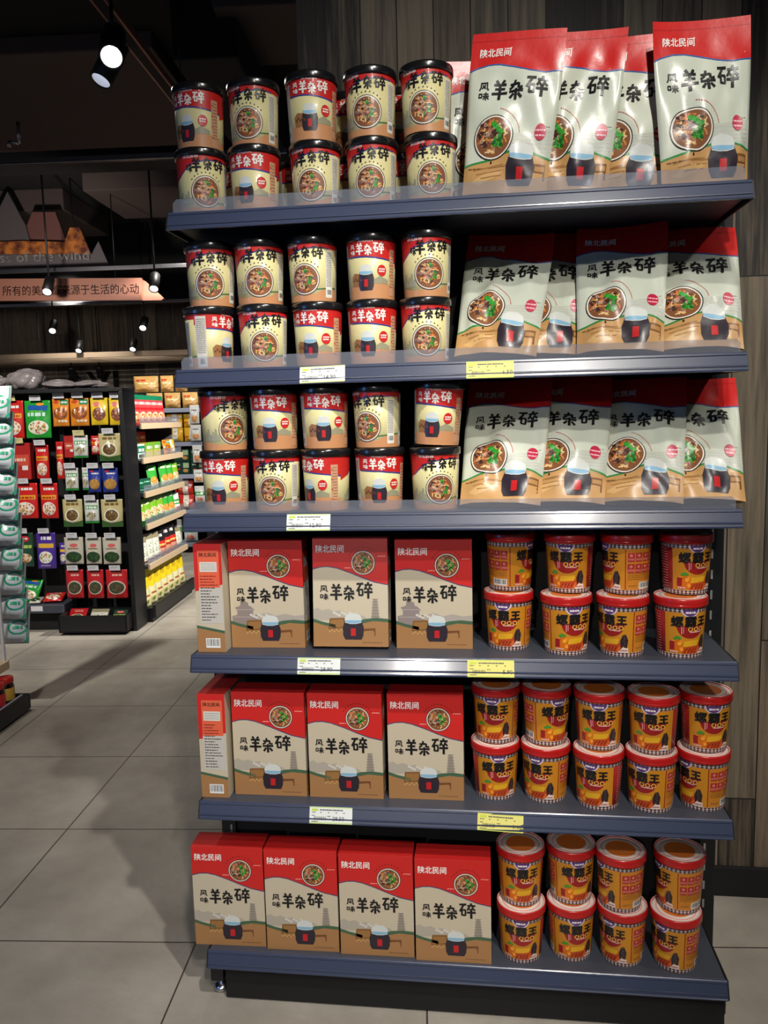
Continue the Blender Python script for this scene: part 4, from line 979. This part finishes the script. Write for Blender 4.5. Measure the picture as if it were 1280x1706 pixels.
bm = bmesh.new(); sbox(bm, O, -3.4, -2.5, 3.46, 3.60, 0.0, 0.13); obj('kick_panel', bm, 'black_matte', end)
bm = bmesh.new()
for q in ((-2.49, -2.03, 3.30, 3.31, .02, .135), (-2.49, -2.03, 3.53, 3.54, .02, .135), (-2.49, -2.48, 3.30, 3.54, .02, .135), (-2.04, -2.03, 3.30, 3.54, .02, .135), (-2.49, -2.03, 3.30, 3.54, .02, .03), (-2.44, -2.08, 3.36, 3.5, 0, .02)):
    sbox(bm, O, *q)
obj('box_tray', bm, 'black_steel', end)
ROWS = [
    ('top row', [('red_bowl', -2.774, 1.308, .150, .250), ('green_bowl', -2.603, 1.308, .176, .247), ('orange', -2.445, 1.381, .112, .185), ('orange', -2.318, 1.381, .128, .185), ('yellow', -2.185, 1.384, .118, .179), ('yellow', -2.064, 1.381, .110, .179)]),
    ('second row', [('red_box', -2.744, 1.033, .135, .245), ('red_bowl', -2.595, 1.037, .09, .225), ('red_bowl', -2.49, 1.03, .05, .25), ('red_box', -2.421, 1.172, .07, .146), ('green_white', -2.327, 1.170, .100, .150), ('red_bowl', -2.239, 1.189, .062, .125), ('beige_green', -2.131, 1.145, .147, .183)]),
    ('third row', [('red_bowl', -2.730, .771, .168, .238), ('red_bowl', -2.568, .769, .120, .237), ('green_white', -2.403, .954, .090, .151), ('green_white', -2.322, .952, .05, .151), ('blue', -2.248, .938, .088, .164), ('blue', -2.142, .936, .108, .164)]),
    ('fourth row', [('beige_green', -2.413, .710, .135, .185), ('green_white', -2.282, .731, .099, .157), ('beige_green', -2.144, .704, .148, .186)]),
    ('fifth row', [('dark_green', -2.765, .441, .125, .232), ('purple', -2.614, .426, .132, .245), ('purple', -2.512, .446, .06, .150), ('silver_green', -2.423, .453, .131, .184), ('silver_green', -2.288, .451, .110, .183), ('silver_green', -2.162, .449, .125, .183)]),
    ('lowest row', [('red_oval', -2.433, .219, .120, .196), ('red_oval', -2.291, .217, .115, .196), ('red_oval', -2.143, .215, .149, .196)]),
]
LOOK = dict(red_bowl='red pack with bowl picture', green_bowl='green pack with bowl picture', orange='orange pack with green corner', yellow='yellow pack', red_box='dull red pack', green_white='white and green pack', beige_green='beige pack with round picture', blue='blue pack', dark_green='dark green pack', purple='purple pack', silver_green='silvery pack with green filling', red_oval='red pack with dark oval')
for rname, lst in ROWS:
    for k, (kind, u, z, w, h) in enumerate(lst):
        nm = 'only one' if len(lst) == 1 else ORD[k] + ' from left'
        dv = .035 if w < .075 else 0
        pack(kind, u, 3.46 + dv, z, w, h, '%s hanging on the black end display, %s, %s' % (LOOK[kind], rname, nm), lean=2, group='hanging packs on the end display')
        bm = bmesh.new()
        tube(bm, (u - O[0], 3.61 - O[1], z + h - .012), (u - O[0], 3.455 + dv - O[1], z + h - .012), .002, 6)
        obj('peg_hook', bm, 'black_steel', end)
        cz = z + h + .004
        if w > .075:
            yel = (rname == 'top row' and k == 0) or (rname == 'second row' and k in (0, 4))
            a = Art('paper'); a.dashes((120, 120, 124), .008, .06, .022, .004, 1, R, unit=.004); a.dashes((150, 150, 154), .008, .05, .012, .003, 1, R, unit=.004)
            bm = bmesh.new(); mats = [ink('paper', (214, 204, 140) if yel else (214, 214, 218))]; box(bm, 0, .076, 0, .001, 0, .036)
            a.build(bm, mats, lambda x, y, e: (x, -e, y), eps=.0002)
            c = obj('price_card', bm, mats)
            tag(c, '%s price card above the %s, %s, %s' % ('yellow' if yel else 'white', LOOK[kind].split(' with')[0].replace(' pack', ' pack'), rname, nm), 'price card', 'price cards on the end display')
            rot_store(c, u - .04, 3.445 + dv, cz - .006, lean=-8)
            bm = bmesh.new(); tube(bm, (u - O[0], 3.61 - O[1], cz + .012), (u - O[0], 3.446 + dv - O[1], cz + .012), .0018, 6); obj('card_arm', bm, 'black_steel', end)
# packs lying in the trays
pack('green_bowl', -2.80, 3.50, .187, .15, .17, 'green pack slumped on the base shelf of the end display', lean=30, roll=6, depth=1.5, group='packs lying in the end display')
pack('red_bowl', -2.60, 3.46, .199, .13, .12, 'red pack lying on the base shelf beside the green one', lean=72, roll=0, depth=1.3, turn=10, group='packs lying in the end display')
pack('silver_green', -2.71, 3.43, .195, .08, .09, 'silver foil pack lying on the front of the base shelf', lean=75, turn=8, depth=1.2, group='packs lying in the end display')
pack('red_oval', -2.41, 3.36, .052, .12, .15, 'red pack poking out of the black box tray', lean=52, turn=4, roll=0, depth=1.2, group='packs lying in the end display')
pack('dotted', -2.27, 3.37, .048, .12, .14, 'white pack lying in the black box tray', lean=50, depth=1.1, group='packs lying in the end display')
pack('dark_green', -2.13, 3.37, .048, .1, .13, 'dark pack lying in the black box tray', lean=48, turn=-4, depth=1.1, group='packs lying in the end display')
c = obj('price_card', newbox(0, .08, 0, .001, 0, .034), ink('paper', (214, 214, 218))); rot_store(c, -2.72, 3.3985, .146); tag(c, 'white price card on the front edge of the base shelf', 'price card')
# crumpled bags heaped on top
def lump(seed, sx, sy, sz):
    bm = bmesh.new(); bmesh.ops.create_icosphere(bm, subdivisions=4, radius=1); q = random.Random(seed)
    ks = [(Vector((q.uniform(-1, 1), q.uniform(-1, 1), q.uniform(-1, 1))).normalized(), q.uniform(1.2, 5), q.uniform(0, 6)) for _ in range(7)]
    for v in bm.verts:
        d = v.co.normalized(); k = sum(abs(math.sin(d.dot(n) * f + p)) for n, f, p in ks) / 7
        v.co = Vector((d.x * sx, d.y * sy, max(-.72, d.z) * sz)) * (.62 + .6 * k)
    lo = min(v.co.z for v in bm.verts)
    for v in bm.verts: v.co.z -= lo
    return bm
mat('crinkle', (140, 131, 131), rough=0.35, coat=0.3, bump=0.4, bscale=35)
for k, (u, sx, sz) in enumerate([(-3.16, .115, .05), (-2.93, .12, .06), (-2.69, .125, .075), (-2.46, .11, .035), (-2.25, .105, .03)]):
    o = obj('plastic_bag', lump(k + 3, sx, .095, sz), 'crinkle'); rot_store(o, u, 3.51, 1.626)
    tag(o, 'crumpled greyish plastic bag heaped on top of the end display, %s from left' % ORD[k], 'plastic bag', 'bags heaped on the end display')

# ---- aisle shelf with wooden edges, behind the end display
O = (-2.2, 4.15)
ais = store_thing('aisle_shelf', 'black aisle shelf with pale wooden shelf edges receding behind the end display', 'shelf unit', *O)
V0, V1 = 3.63, 4.52
bm = bmesh.new(); sbox(bm, O, -2.45, -2.42, V0, V1 + .06, .1, 1.40); obj('back_panel', bm, 'black_matte', ais)
bm = bmesh.new(); sbox(bm, O, -2.45, -2.06, V1 + .02, V1 + .05, .1, 1.40); obj('end_panel', bm, 'grey_card', ais)
bm = bmesh.new(); sbox(bm, O, -2.45, -1.97, V0, V1 + .06, 0.0, .10); sbox(bm, O, -1.97, -1.945, V0, V1 + .06, .03, .125, 0, .004); obj('base_tray', bm, 'black_steel', ais)
ZS = [1.372, 1.135, .900, .675, .395]
for z in ZS:
    bm = bmesh.new(); sbox(bm, O, -2.42, -1.985, V0, V1, z - .015, z); s_ = obj('shelf', bm, 'shelf_steel', ais)
    bm = bmesh.new(); sbox(bm, O, -1.985, -1.965, V0, V1, z - .024, z + .017, 0, .002); obj('wood_edge', bm, 'wood_edge', s_)
    bm = bmesh.new(); sbox(bm, O, -1.982, -1.979, V0, V1, z + .016, z + .06); obj('clear_guard', bm, 'clear_guard', s_)
AIS = [
    ('top shelf', ZS[0], [('pink_red', v, .125, .215, -2.03) for v in (3.62, 3.75, 3.88, 4.01, 4.14)]),
    ('second shelf', ZS[1], [('pink_white', v, .13, .19, -2.15) for v in (3.64, 3.79, 3.94, 4.09)] + [('green_box', 3.64, .14, .105, -2.06), ('green_box', 3.80, .14, .105, -2.06), ('lemon_box', 3.97, .15, .11, -2.06), ('lemon_box', 4.14, .15, .11, -2.06), ('orange', 4.32, .1, .12, -2.04), ('yellow_label', 4.43, .1, .12, -2.04)]),
    ('third shelf', ZS[2], [('deep_green', 3.62, .12, .10, -2.03), ('deep_green', 3.75, .12, .10, -2.03), ('leaf_green', 3.90, .12, .19, -2.03), ('leaf_green', 4.15, .11, .19, -2.03), ('leaf_green', 4.28, .11, .185, -2.03), ('lime', 4.41, .11, .18, -2.03)]),
    ('fourth shelf', ZS[3], [('lime', 3.61, .11, .18, -2.03), ('lime', 3.73, .11, .185, -2.03), ('lime', 3.86, .13, .20, -2.03), ('lime', 4.0, .13, .2, -2.03), ('leaf_green', 4.14, .11, .19, -2.03), ('leaf_green', 4.27, .11, .19, -2.03), ('white_green', 4.40, .11, .16, -2.03)]),
    ('fifth shelf', ZS[4], [('dotted', 3.61, .12, .2, -2.03), ('dotted', 3.74, .12, .21, -2.03), ('dotted', 3.87, .12, .2, -2.03), ('black_red', 4.0, .12, .2, -2.03), ('black_red', 4.13, .12, .215, -2.03), ('black_red', 4.26, .12, .21, -2.03), ('dotted', 4.39, .12, .16, -2.03)]),
    ('base', .102, [('yellow_tall', 3.60 + .135 * k, .13, .25, -2.02) for k in range(7)]),
]
ALOOK = dict(pink_red='red pack with green top', pink_white='pink and white box', green_box='green and white box', lemon_box='lemon yellow box', orange='orange pack', yellow_label='yellow pack', deep_green='deep green pack', leaf_green='bright green pouch', lime='lime green pouch', white_green='white and green pack', dotted='white spotted pack', black_red='black pack with red band', yellow_tall='tall yellow pouch')
for sn, z, lst in AIS:
    cnt = {}
    for kind, v, w, h, u in lst:
        cnt[kind] = cnt.get(kind, 0) + 1
        pack(kind, u + (.012 if u == -2.03 else 0), v + .055, z + .001, w, h, '%s on the %s of the aisle shelf, %s from front' % (ALOOK[kind], sn, ORD[cnt[kind] - 1]), turn=90 if 'box' in kind or kind == 'pink_white' else 74, lean=0 if 'box' in kind or kind == 'pink_white' else 7, group='packs on the wooden-edged aisle shelf')

# ---- shelf run across the far end
O = (-2.4, 6.7)
far = store_thing('shelf_run', 'far black shelf run with blue-grey edges facing the aisle', 'shelf unit', *O)
bm = bmesh.new(); sbox(bm, O, -3.3, -1.5, 6.85, 6.9, .02, 1.75); obj('back_panel', bm, 'black_matte', far)
bm = bmesh.new(); sbox(bm, O, -3.3, -1.5, 6.52, 6.88, 0, .09); obj('kick_panel', bm, 'black_matte', far)
for z in (1.53, 1.178, .838, .462, .112):
    bm = bmesh.new(); sbox(bm, O, -3.3, -1.5, 6.5, 6.85, z - .02, z); s_ = obj('shelf', bm, 'shelf_steel', far)
    bm = bmesh.new(); sbox(bm, O, -3.3, -1.5, 6.485, 6.5, z - .045, z, 0, .003); obj('price_rail', bm, ink('paper', (150, 156, 178)), s_)
FAR = [('gold', 1.531, .17, .16, (-2.86, -2.67, -2.48), 'golden pack lying in the top of the far shelf run', 1), ('yellow_label', 1.179, .17, .145, (-2.84, -2.66, -2.48), 'yellow pack with white label on the second far shelf', 2),
       ('forest_box', .839, .16, .13, (-2.76, -2.59, -2.42), 'dark green box on the third far shelf', 2), ('red_label', .463, .17, .155, (-2.76, -2.58), 'red pack with white label on the fourth far shelf', 2), ('white_green', .113, .15, .24, (-2.72, -2.55), 'white and green pack on the lowest far shelf', 1)]
for kind, z, w, h, us, lab, rows in FAR:
    for r_ in range(rows):
        for k, u in enumerate(us):
            where = ('' if rows == 1 else ', upper' if r_ else ', lower')
            pack(kind, u, 6.56 if kind != 'forest_box' else 6.52, z + .001 + r_ * (h + .004), w, h, '%s%s, %s from left' % (lab, where, ORD[k]), group='packs on the far shelf run', depth=1.5)
for k, (u, z, w, h) in enumerate([(-2.94, 1.70, .26, .17), (-2.72, 1.70, .14, .17), (-2.57, 1.70, .13, .17)]):
    pack('gold', u, 6.56, z, w, h, 'golden pack standing highest on the far shelf run, %s from left' % ORD[k], group='packs on the far shelf run', depth=2.0)
strip = [('white_food', 1.46, .10, .19), ('white_food', 1.27, .11, .165), ('white_food', 1.05, .10, .18), ('white_food', .82, .11, .135), ('white_green', .63, .115, .17)]
for k, (kind, z, w, h) in enumerate(strip):
    pack(kind, -2.415 + .004 * k, 6.46, z - h / 2, w, h, 'white pack clipped in front of the far shelf run, %s from top' % ORD[k], group='packs clipped to the far shelf run')

# ---- side shelf at the edge of the picture
O = (-2.3, 1.0)
sid = store_thing('side_shelf', 'black low shelf end with wooden board, at the edge beside the aisle', 'shelf unit', *O)
bm = bmesh.new(); sbox(bm, O, -2.6, -2.03, -.4, 1.93, .025, .075); sbox(bm, O, -2.03, -2.0, -.4, 1.94, .02, .095, 0, .003); sbox(bm, O, -2.6, -2.0, 1.93, 1.945, .02, .095, 0, .003); obj('base_tray', bm, 'black_steel', sid)
bm = bmesh.new(); sbox(bm, O, -2.034, -2.022, -.4, 1.92, .075, .098, 0, .002); obj('price_rail', bm, ink('paper', (140, 146, 166)), sid)
bm = bmesh.new(); sbox(bm, O, -2.6, -2.10, -.4, 1.96, .215, .256, 0, .002); obj('wood_board', bm, 'wood_edge', sid)
bm = bmesh.new(); sbox(bm, O, -2.6, -2.57, -.4, 1.96, .0, 1.62); sbox(bm, O, -2.58, -2.2, 1.9, 1.93, .0, .215); obj('back_panel', bm, 'black_matte', sid)
bm = bmesh.new(); sbox(bm, O, -2.125, -2.11, 1.94, 1.955, .25, 1.66, 0, .002); obj('corner_post', bm, 'white_plastic', sid)
for k in range(10):
    z = .33 + .122 * k
    pack('white_round', -2.085, 1.99 - .0, z, .15, .16, 'white pack with green round mark in the hanging strip beside side shelf, %s from bottom' % ORD[k], lean=12, turn=4 * (-1) ** k, group='hanging strip of white packs', depth=1.3)
def jar(u, v, label, red):
    t = thing('sauce_jar', label, 'sauce jar', group='sauce jars on the low shelf'); rot_store(t, u, v, .0755)
    bm = bmesh.new(); lathe(bm, [(0, 0), (.034, 0), (.038, .006), (.038, .085), (.034, .098), (.031, .104)], 28, cap0=False); obj('glass_jar', bm, 'jar_dark', t)
    bm = bmesh.new(); lathe(bm, [(.0384, .02), (.0386, .021), (.0386, .078), (.0384, .079)], 28, cap0=False, cap1=False); obj('paper_label', bm, ink('film', (176, 30, 30) if red else (206, 160, 60)), t)
    bm = bmesh.new(); lathe(bm, [(.0355, .100), (.037, .102), (.037, .124), (.035, .127), (.0, .127)], 28, cap0=False, cap1=False); obj('lid', bm, 'red_lid', t, smooth=True)
mat('jar_dark', (34, 14, 12), rough=0.15, coat=0.5)
jar(-2.075, 1.865, 'red-lidded sauce jar with yellow label at the end of the low side shelf', False)
jar(-2.072, 1.775, 'red-lidded sauce jar with red label second on the low side shelf', True)

# ---- hanging signs
SV = 5.6
def sx(px): return -3.854 + px * .0056
def sz(py, px=0): return 3.419 - (py - 335) * .00529 - .00018 * px
O = (-3.6, SV)
sg = store_thing('mountain_sign', 'dark hanging sign with mountain outline, dune picture and pale English lettering', 'sign', *O)
def slab(name, pts, v, th, m, par):
    bm = bmesh.new(); prism(bm, [(sx(p[0]) - O[0], sz(p[1], p[0])) for p in pts], v - O[1], v - O[1] + th, axis='y'); return obj(name, bm, m, par)
slab('sign_board', [(-160, 447), (175, 447), (158, 402), (146, 423), (-160, 423)], SV, .03, 'grey_card', sg)
slab('grey_peak', [(-60, 423), (-40, 350), (-20, 372), (10.6, 318), (36, 373), (46, 423)], SV + .032, .03, ink('paper', (92, 84, 84)), sg)
slab('maroon_peak', [(20, 423), (36, 373), (46.5, 350.5), (85, 350.5), (101, 402), (104, 423)], SV + .064, .03, ink('paper', (118, 74, 68)), sg)
dune = slab('dune_picture', [(-100, 423), (-30, 405), (30, 402), (104, 404), (114, 380), (130, 380), (146, 423)], SV + .012, .016, 'dune', sg) if False else None
mat_d = bpy.data.materials.new('dune'); mat_d.use_nodes = True; nt = mat_d.node_tree; bsdf = nt.nodes['Principled BSDF']
tc = nt.nodes.new('ShaderNodeTexCoord'); nz = nt.nodes.new('ShaderNodeTexNoise'); nz.inputs['Scale'].default_value = 14; nz.inputs['Detail'].default_value = 5
cr = nt.nodes.new('ShaderNodeValToRGB'); cr.color_ramp.elements[0].position = .35; cr.color_ramp.elements[0].color = lin((90, 34, 22)); cr.color_ramp.elements[1].position = .65; cr.color_ramp.elements[1].color = lin((206, 120, 44))
nt.links.new(tc.outputs['Object'], nz.inputs['Vector']); nt.links.new(nz.outputs['Fac'], cr.inputs[0]); nt.links.new(cr.outputs[0], bsdf.inputs['Base Color']); bsdf.inputs['Roughness'].default_value = .7
MATS['dune'] = mat_d
slab('dune_picture', [(-100, 424), (-30, 405), (30, 402), (104, 404), (114, 380), (130, 380), (146, 424)], SV - .02, .018, 'dune', sg)
a = Art('paper'); a.text((206, 198, 190), 'ss of the wind', 0, 0, .125, 1, bold=.004, wide=1.06)
x0, x1 = min(v[0] for v in a.L[(1, (206, 198, 190))][0][0]), max(v[0] for v in a.L[(1, (206, 198, 190))][0][0])
bm = bmesh.new(); mats = []; k_ = (sx(143) - sx(-6)) / (x1 - x0)
a.build(bm, mats, lambda x, y, e_: (sx(-6) - O[0] + x * k_, SV - O[1] - .024, sz(436, 60) + y), eps=.001); obj('lettering', bm, mats, sg)
bm = bmesh.new()
for u in (-4.5, -3.2): tube(bm, (u - O[0], .015, 2.8), (u - O[0], .015, 3.6), .006, 8)
obj('hanging_rod', bm, 'black_steel', sg)
O = (-3.3, 5.5)
bd = store_thing('slogan_board', 'copper-coloured hanging board with a line of dark Chinese lettering', 'sign', *O)
bm = bmesh.new(); prism(bm, [(-4.4 - O[0], 2.535), (-2.572 - O[0], 2.488), (-2.56 - O[0], 2.682), (-4.4 - O[0], 2.73)], 0, .04, axis='y'); obj('board', bm, 'copper_board', bd) if 'copper_board' in MATS else (mat('copper_board', (168, 112, 92), rough=.55), obj('board', bm, 'copper_board', bd))
bm = bmesh.new(); prism(bm, [(-2.575 - O[0], 2.49), (-2.575 - O[0], 2.68), (-2.54 - O[0], 2.66), (-2.38 - O[0], 2.505), (-2.40 - O[0], 2.488)], .045, .075, axis='y'); obj('return_panel', bm, 'copper_board', bd)
a = Art('paper'); a.text((58, 34, 30), '所有的美好都来源于生活的心动', 0, 0, .1, 1, bold=.006)
vv = a.L[(1, (58, 34, 30))][0][0]; x0, x1 = min(v[0] for v in vv), max(v[0] for v in vv); wid = (-2.585) - (-3.845); k_ = wid / (x1 - x0)
bm = bmesh.new(); mats = []; a.build(bm, mats, lambda x, y, e_: (-3.845 - O[0] + x * k_, -.002, 2.570 + y * .95 - .014 * x * k_), eps=.001); obj('lettering', bm, mats, bd)
bm = bmesh.new()
for u in (-4.1, -2.8): tube(bm, (u - O[0], .02, 2.7), (u - O[0], .02, 3.6), .005, 8)
obj('hanging_rod', bm, 'black_steel', bd)
O = (-4.6, 8.97)
wl = store_thing('wall_lettering', 'dark raised capital letters on the grey plank wall behind the end display', 'lettering', *O)
a = Art('paper'); a.text((34, 30, 30), 'AVI', 0, 0, .36, 1, bold=.012, wide=1.5); vv = a.L[(1, (34, 30, 30))][0][0]
bm = bmesh.new(); mats = []; a.build(bm, mats, lambda x, y, e_: (x - .35, 0, 1.84 + y), eps=.001)
r_ = bmesh.ops.extrude_face_region(bm, geom=bm.faces[:]); bmesh.ops.translate(bm, verts=[v for v in r_['geom'] if isinstance(v, bmesh.types.BMVert)], vec=(0, .028, 0)); bmesh.ops.recalc_face_normals(bm, faces=bm.faces[:])
obj('capital_letters', bm, mats, wl)

# ---- slatted canopy along the back wall
O = (-4.2, 8.3)
cp = store_thing('slatted_canopy', 'beige slatted canopy hanging in front of the grey plank wall', 'canopy', *O)
mat('beige_slat', (168, 146, 122), rough=.7)
bm = bmesh.new(); sbox(bm, O, -8, -1.2, 7.66, 7.72, 2.17, 2.23); sbox(bm, O, -8, -1.2, 8.84, 8.9, 2.17, 2.23); obj('canopy_frame', bm, 'beige_slat', cp)
for k in range(9):
    bm = bmesh.new(); v = 7.8 + .12 * k; sbox(bm, O, -8, -1.2, v, v + .05, 2.19, 2.21); obj('canopy_slat', bm, 'beige_slat', cp)
bm = bmesh.new()
for u in (-7, -4.6, -2): tube(bm, (u - O[0], 7.69 - O[1], 2.2), (u - O[0], 7.69 - O[1], 3.6), .012, 8)
obj('hanging_rod', bm, 'black_steel', cp)

# ---- track rails and spotlights
def rail(name, label, u0, u1, v0, v1, z, m, drop_to=3.6):
    O = ((u0 + u1) / 2, (v0 + v1) / 2); t = store_thing(name, label, 'light track', *O)
    bm = bmesh.new(); sbox(bm, O, u0, u1, v0, v1, z, z + .035, 0, .003); obj('track_bar', bm, m, t)
    bm = bmesh.new(); sbox(bm, O, u0 + (.012 if v1 - v0 > 1 else 0), u1 - (.012 if v1 - v0 > 1 else 0), v0 + (0 if v1 - v0 > 1 else .012), v1 - (0 if v1 - v0 > 1 else .012), z - .002, z); obj('track_slot', bm, 'black_matte', t)
    bm = bmesh.new()
    for f in (.12, .88): tube(bm, (u0 + (u1 - u0) * f - O[0], v0 + (v1 - v0) * f - O[1], z + .03), (u0 + (u1 - u0) * f - O[0], v0 + (v1 - v0) * f - O[1], drop_to), .004, 6)
    obj('track_rod', bm, 'black_steel', t)
rail('light_track', 'copper-sided light track running from the bright spotlight toward the plank wall', -1.30, -1.235, 1.35, 2.62, 3.0, 'copper')
rail('light_track', 'thin chrome track crossing the dark ceiling beyond the spotlights', -3.9, -0.9, 3.62, 3.65, 3.10, 'chrome')
rail('light_track', 'thin chrome track above the copper slogan board', -4.8, -1.5, 5.28, 5.31, 2.72, 'chrome')
rail('light_track', 'thin grey track behind the copper slogan board', -5.5, -1.6, 7.12, 7.15, 2.70, 'chrome')
def lamp(u, v, z, aim, on, label, r=.042, ln=.17, top=3.0, power=0, ang=60):
    """lens centre at shop (u, v, z), body pointing at aim"""
    t = thing('track_spotlight', label, 'spotlight', group='black track spotlights'); c = S(u, v, z); d = (Vector(aim) - c).normalized()
    t.location = c
    t.rotation_euler = d.to_track_quat('-Z', 'Y').to_euler()
    bm = bmesh.new(); lathe(bm, [(r * .82, .004), (r * .9, .0), (r, .0), (r, ln * .96), (r * .9, ln), (0, ln)], 28, cap0=False, cap1=False); obj('lamp_body', bm, 'lamp_black', t, smooth=False)
    bm = bmesh.new(); lathe(bm, [(r * .9, .0005), (r * .82, .006), (r * .6, r * .8)], 28, cap0=False, cap1=False); obj('reflector', bm, 'reflector', t)
    bm = bmesh.new(); bmesh.ops.create_circle(bm, cap_ends=True, radius=r * .62, segments=24, matrix=Matrix.Translation((0, 0, r * .78)) @ Matrix.Rotation(PI, 4, 'X')); obj('lens', bm, 'lens_on' if on else 'reflector', t)
    M = t.rotation_euler.to_matrix().to_4x4(); M.translation = c; Mi = M.inverted()
    bm = bmesh.new(); back = Vector((0, 0, ln * .7)); wtop = M @ back; tube(bm, back, Mi @ Vector((wtop.x, wtop.y, top)), .008, 8); obj('lamp_arm', bm, 'lamp_black', t)
    if power:
        l = spot('track_spotlight_beam', M @ Vector((0, 0, -.012)), aim, power, ang, .7, .03, (1, .96, .9)); 
FL = lambda u, v, z=0: S(u, v, z)
lamp(-1.20, 1.40, 2.76, FL(-.55, -.9, .6), True, 'bright track spotlight at the start of the copper-sided track', r=.047, ln=.24, top=3.02, power=25, ang=70)
lamp(-1.40, 1.80, 2.842, FL(-1.75, 1.45, 1.9), False, 'unlit spotlight just below the bright one on the copper-sided track', r=.047, ln=.2, top=3.0)
lamp(-3.2, 5.0, 2.5, FL(-3.0, 3.4, .6), True, 'lit spotlight hanging in front of the slogan board lettering', top=3.6, power=30)
lamp(-2.29, 5.02, 2.5, FL(-2.1, 3.6, .6), True, 'lit spotlight hanging past the end of the slogan board', top=3.6, power=30)
lamp(-4.07, 6.92, 2.4, FL(-3.6, 5.0, .6), True, 'small lit spotlight below the slogan board, left one of its pair', top=3.6)
lamp(-3.06, 6.90, 2.4, FL(-2.9, 5.0, .6), True, 'small lit spotlight below the slogan board, right one of its pair', top=3.6)
lamp(-4.09, 7.6, 2.24, FL(-4.0, 6.0, .3), True, 'small lit spotlight at the beige canopy front, left one of its pair', r=.04, ln=.15, top=3.6)
lamp(-3.44, 7.6, 2.24, FL(-3.3, 6.0, .3), True, 'small lit spotlight at the beige canopy front, right one of its pair', r=.04, ln=.15, top=3.6)
lamp(-4.70, 8.775, 2.0, FL(-4.8, 9.3, 1.0), True, 'tiny lit spotlight on the grey plank wall above the lettering, left one', r=.045, ln=.16, top=3.6)
lamp(-4.32, 8.775, 2.0, FL(-4.4, 9.3, 1.0), True, 'tiny lit spotlight on the grey plank wall above the lettering, right one', r=.045, ln=.16, top=3.6)

O = (-2.85, 4.0)
spk = store_thing('sprinkler', 'small chrome sprinkler head under the dark ceiling panel', 'sprinkler', *O)
bm = bmesh.new(); tube(bm, (0, 0, 3.36), (0, 0, 3.5), .012, 10); obj('pipe', bm, 'chrome', spk)
bm = bmesh.new(); tube(bm, (0, 0, 3.36), (-.07, 0, 3.375), .01, 10); tube(bm, (-.07, 0, 3.375), (-.075, 0, 3.34), .014, 10); obj('sprinkler_arm', bm, 'chrome', spk)
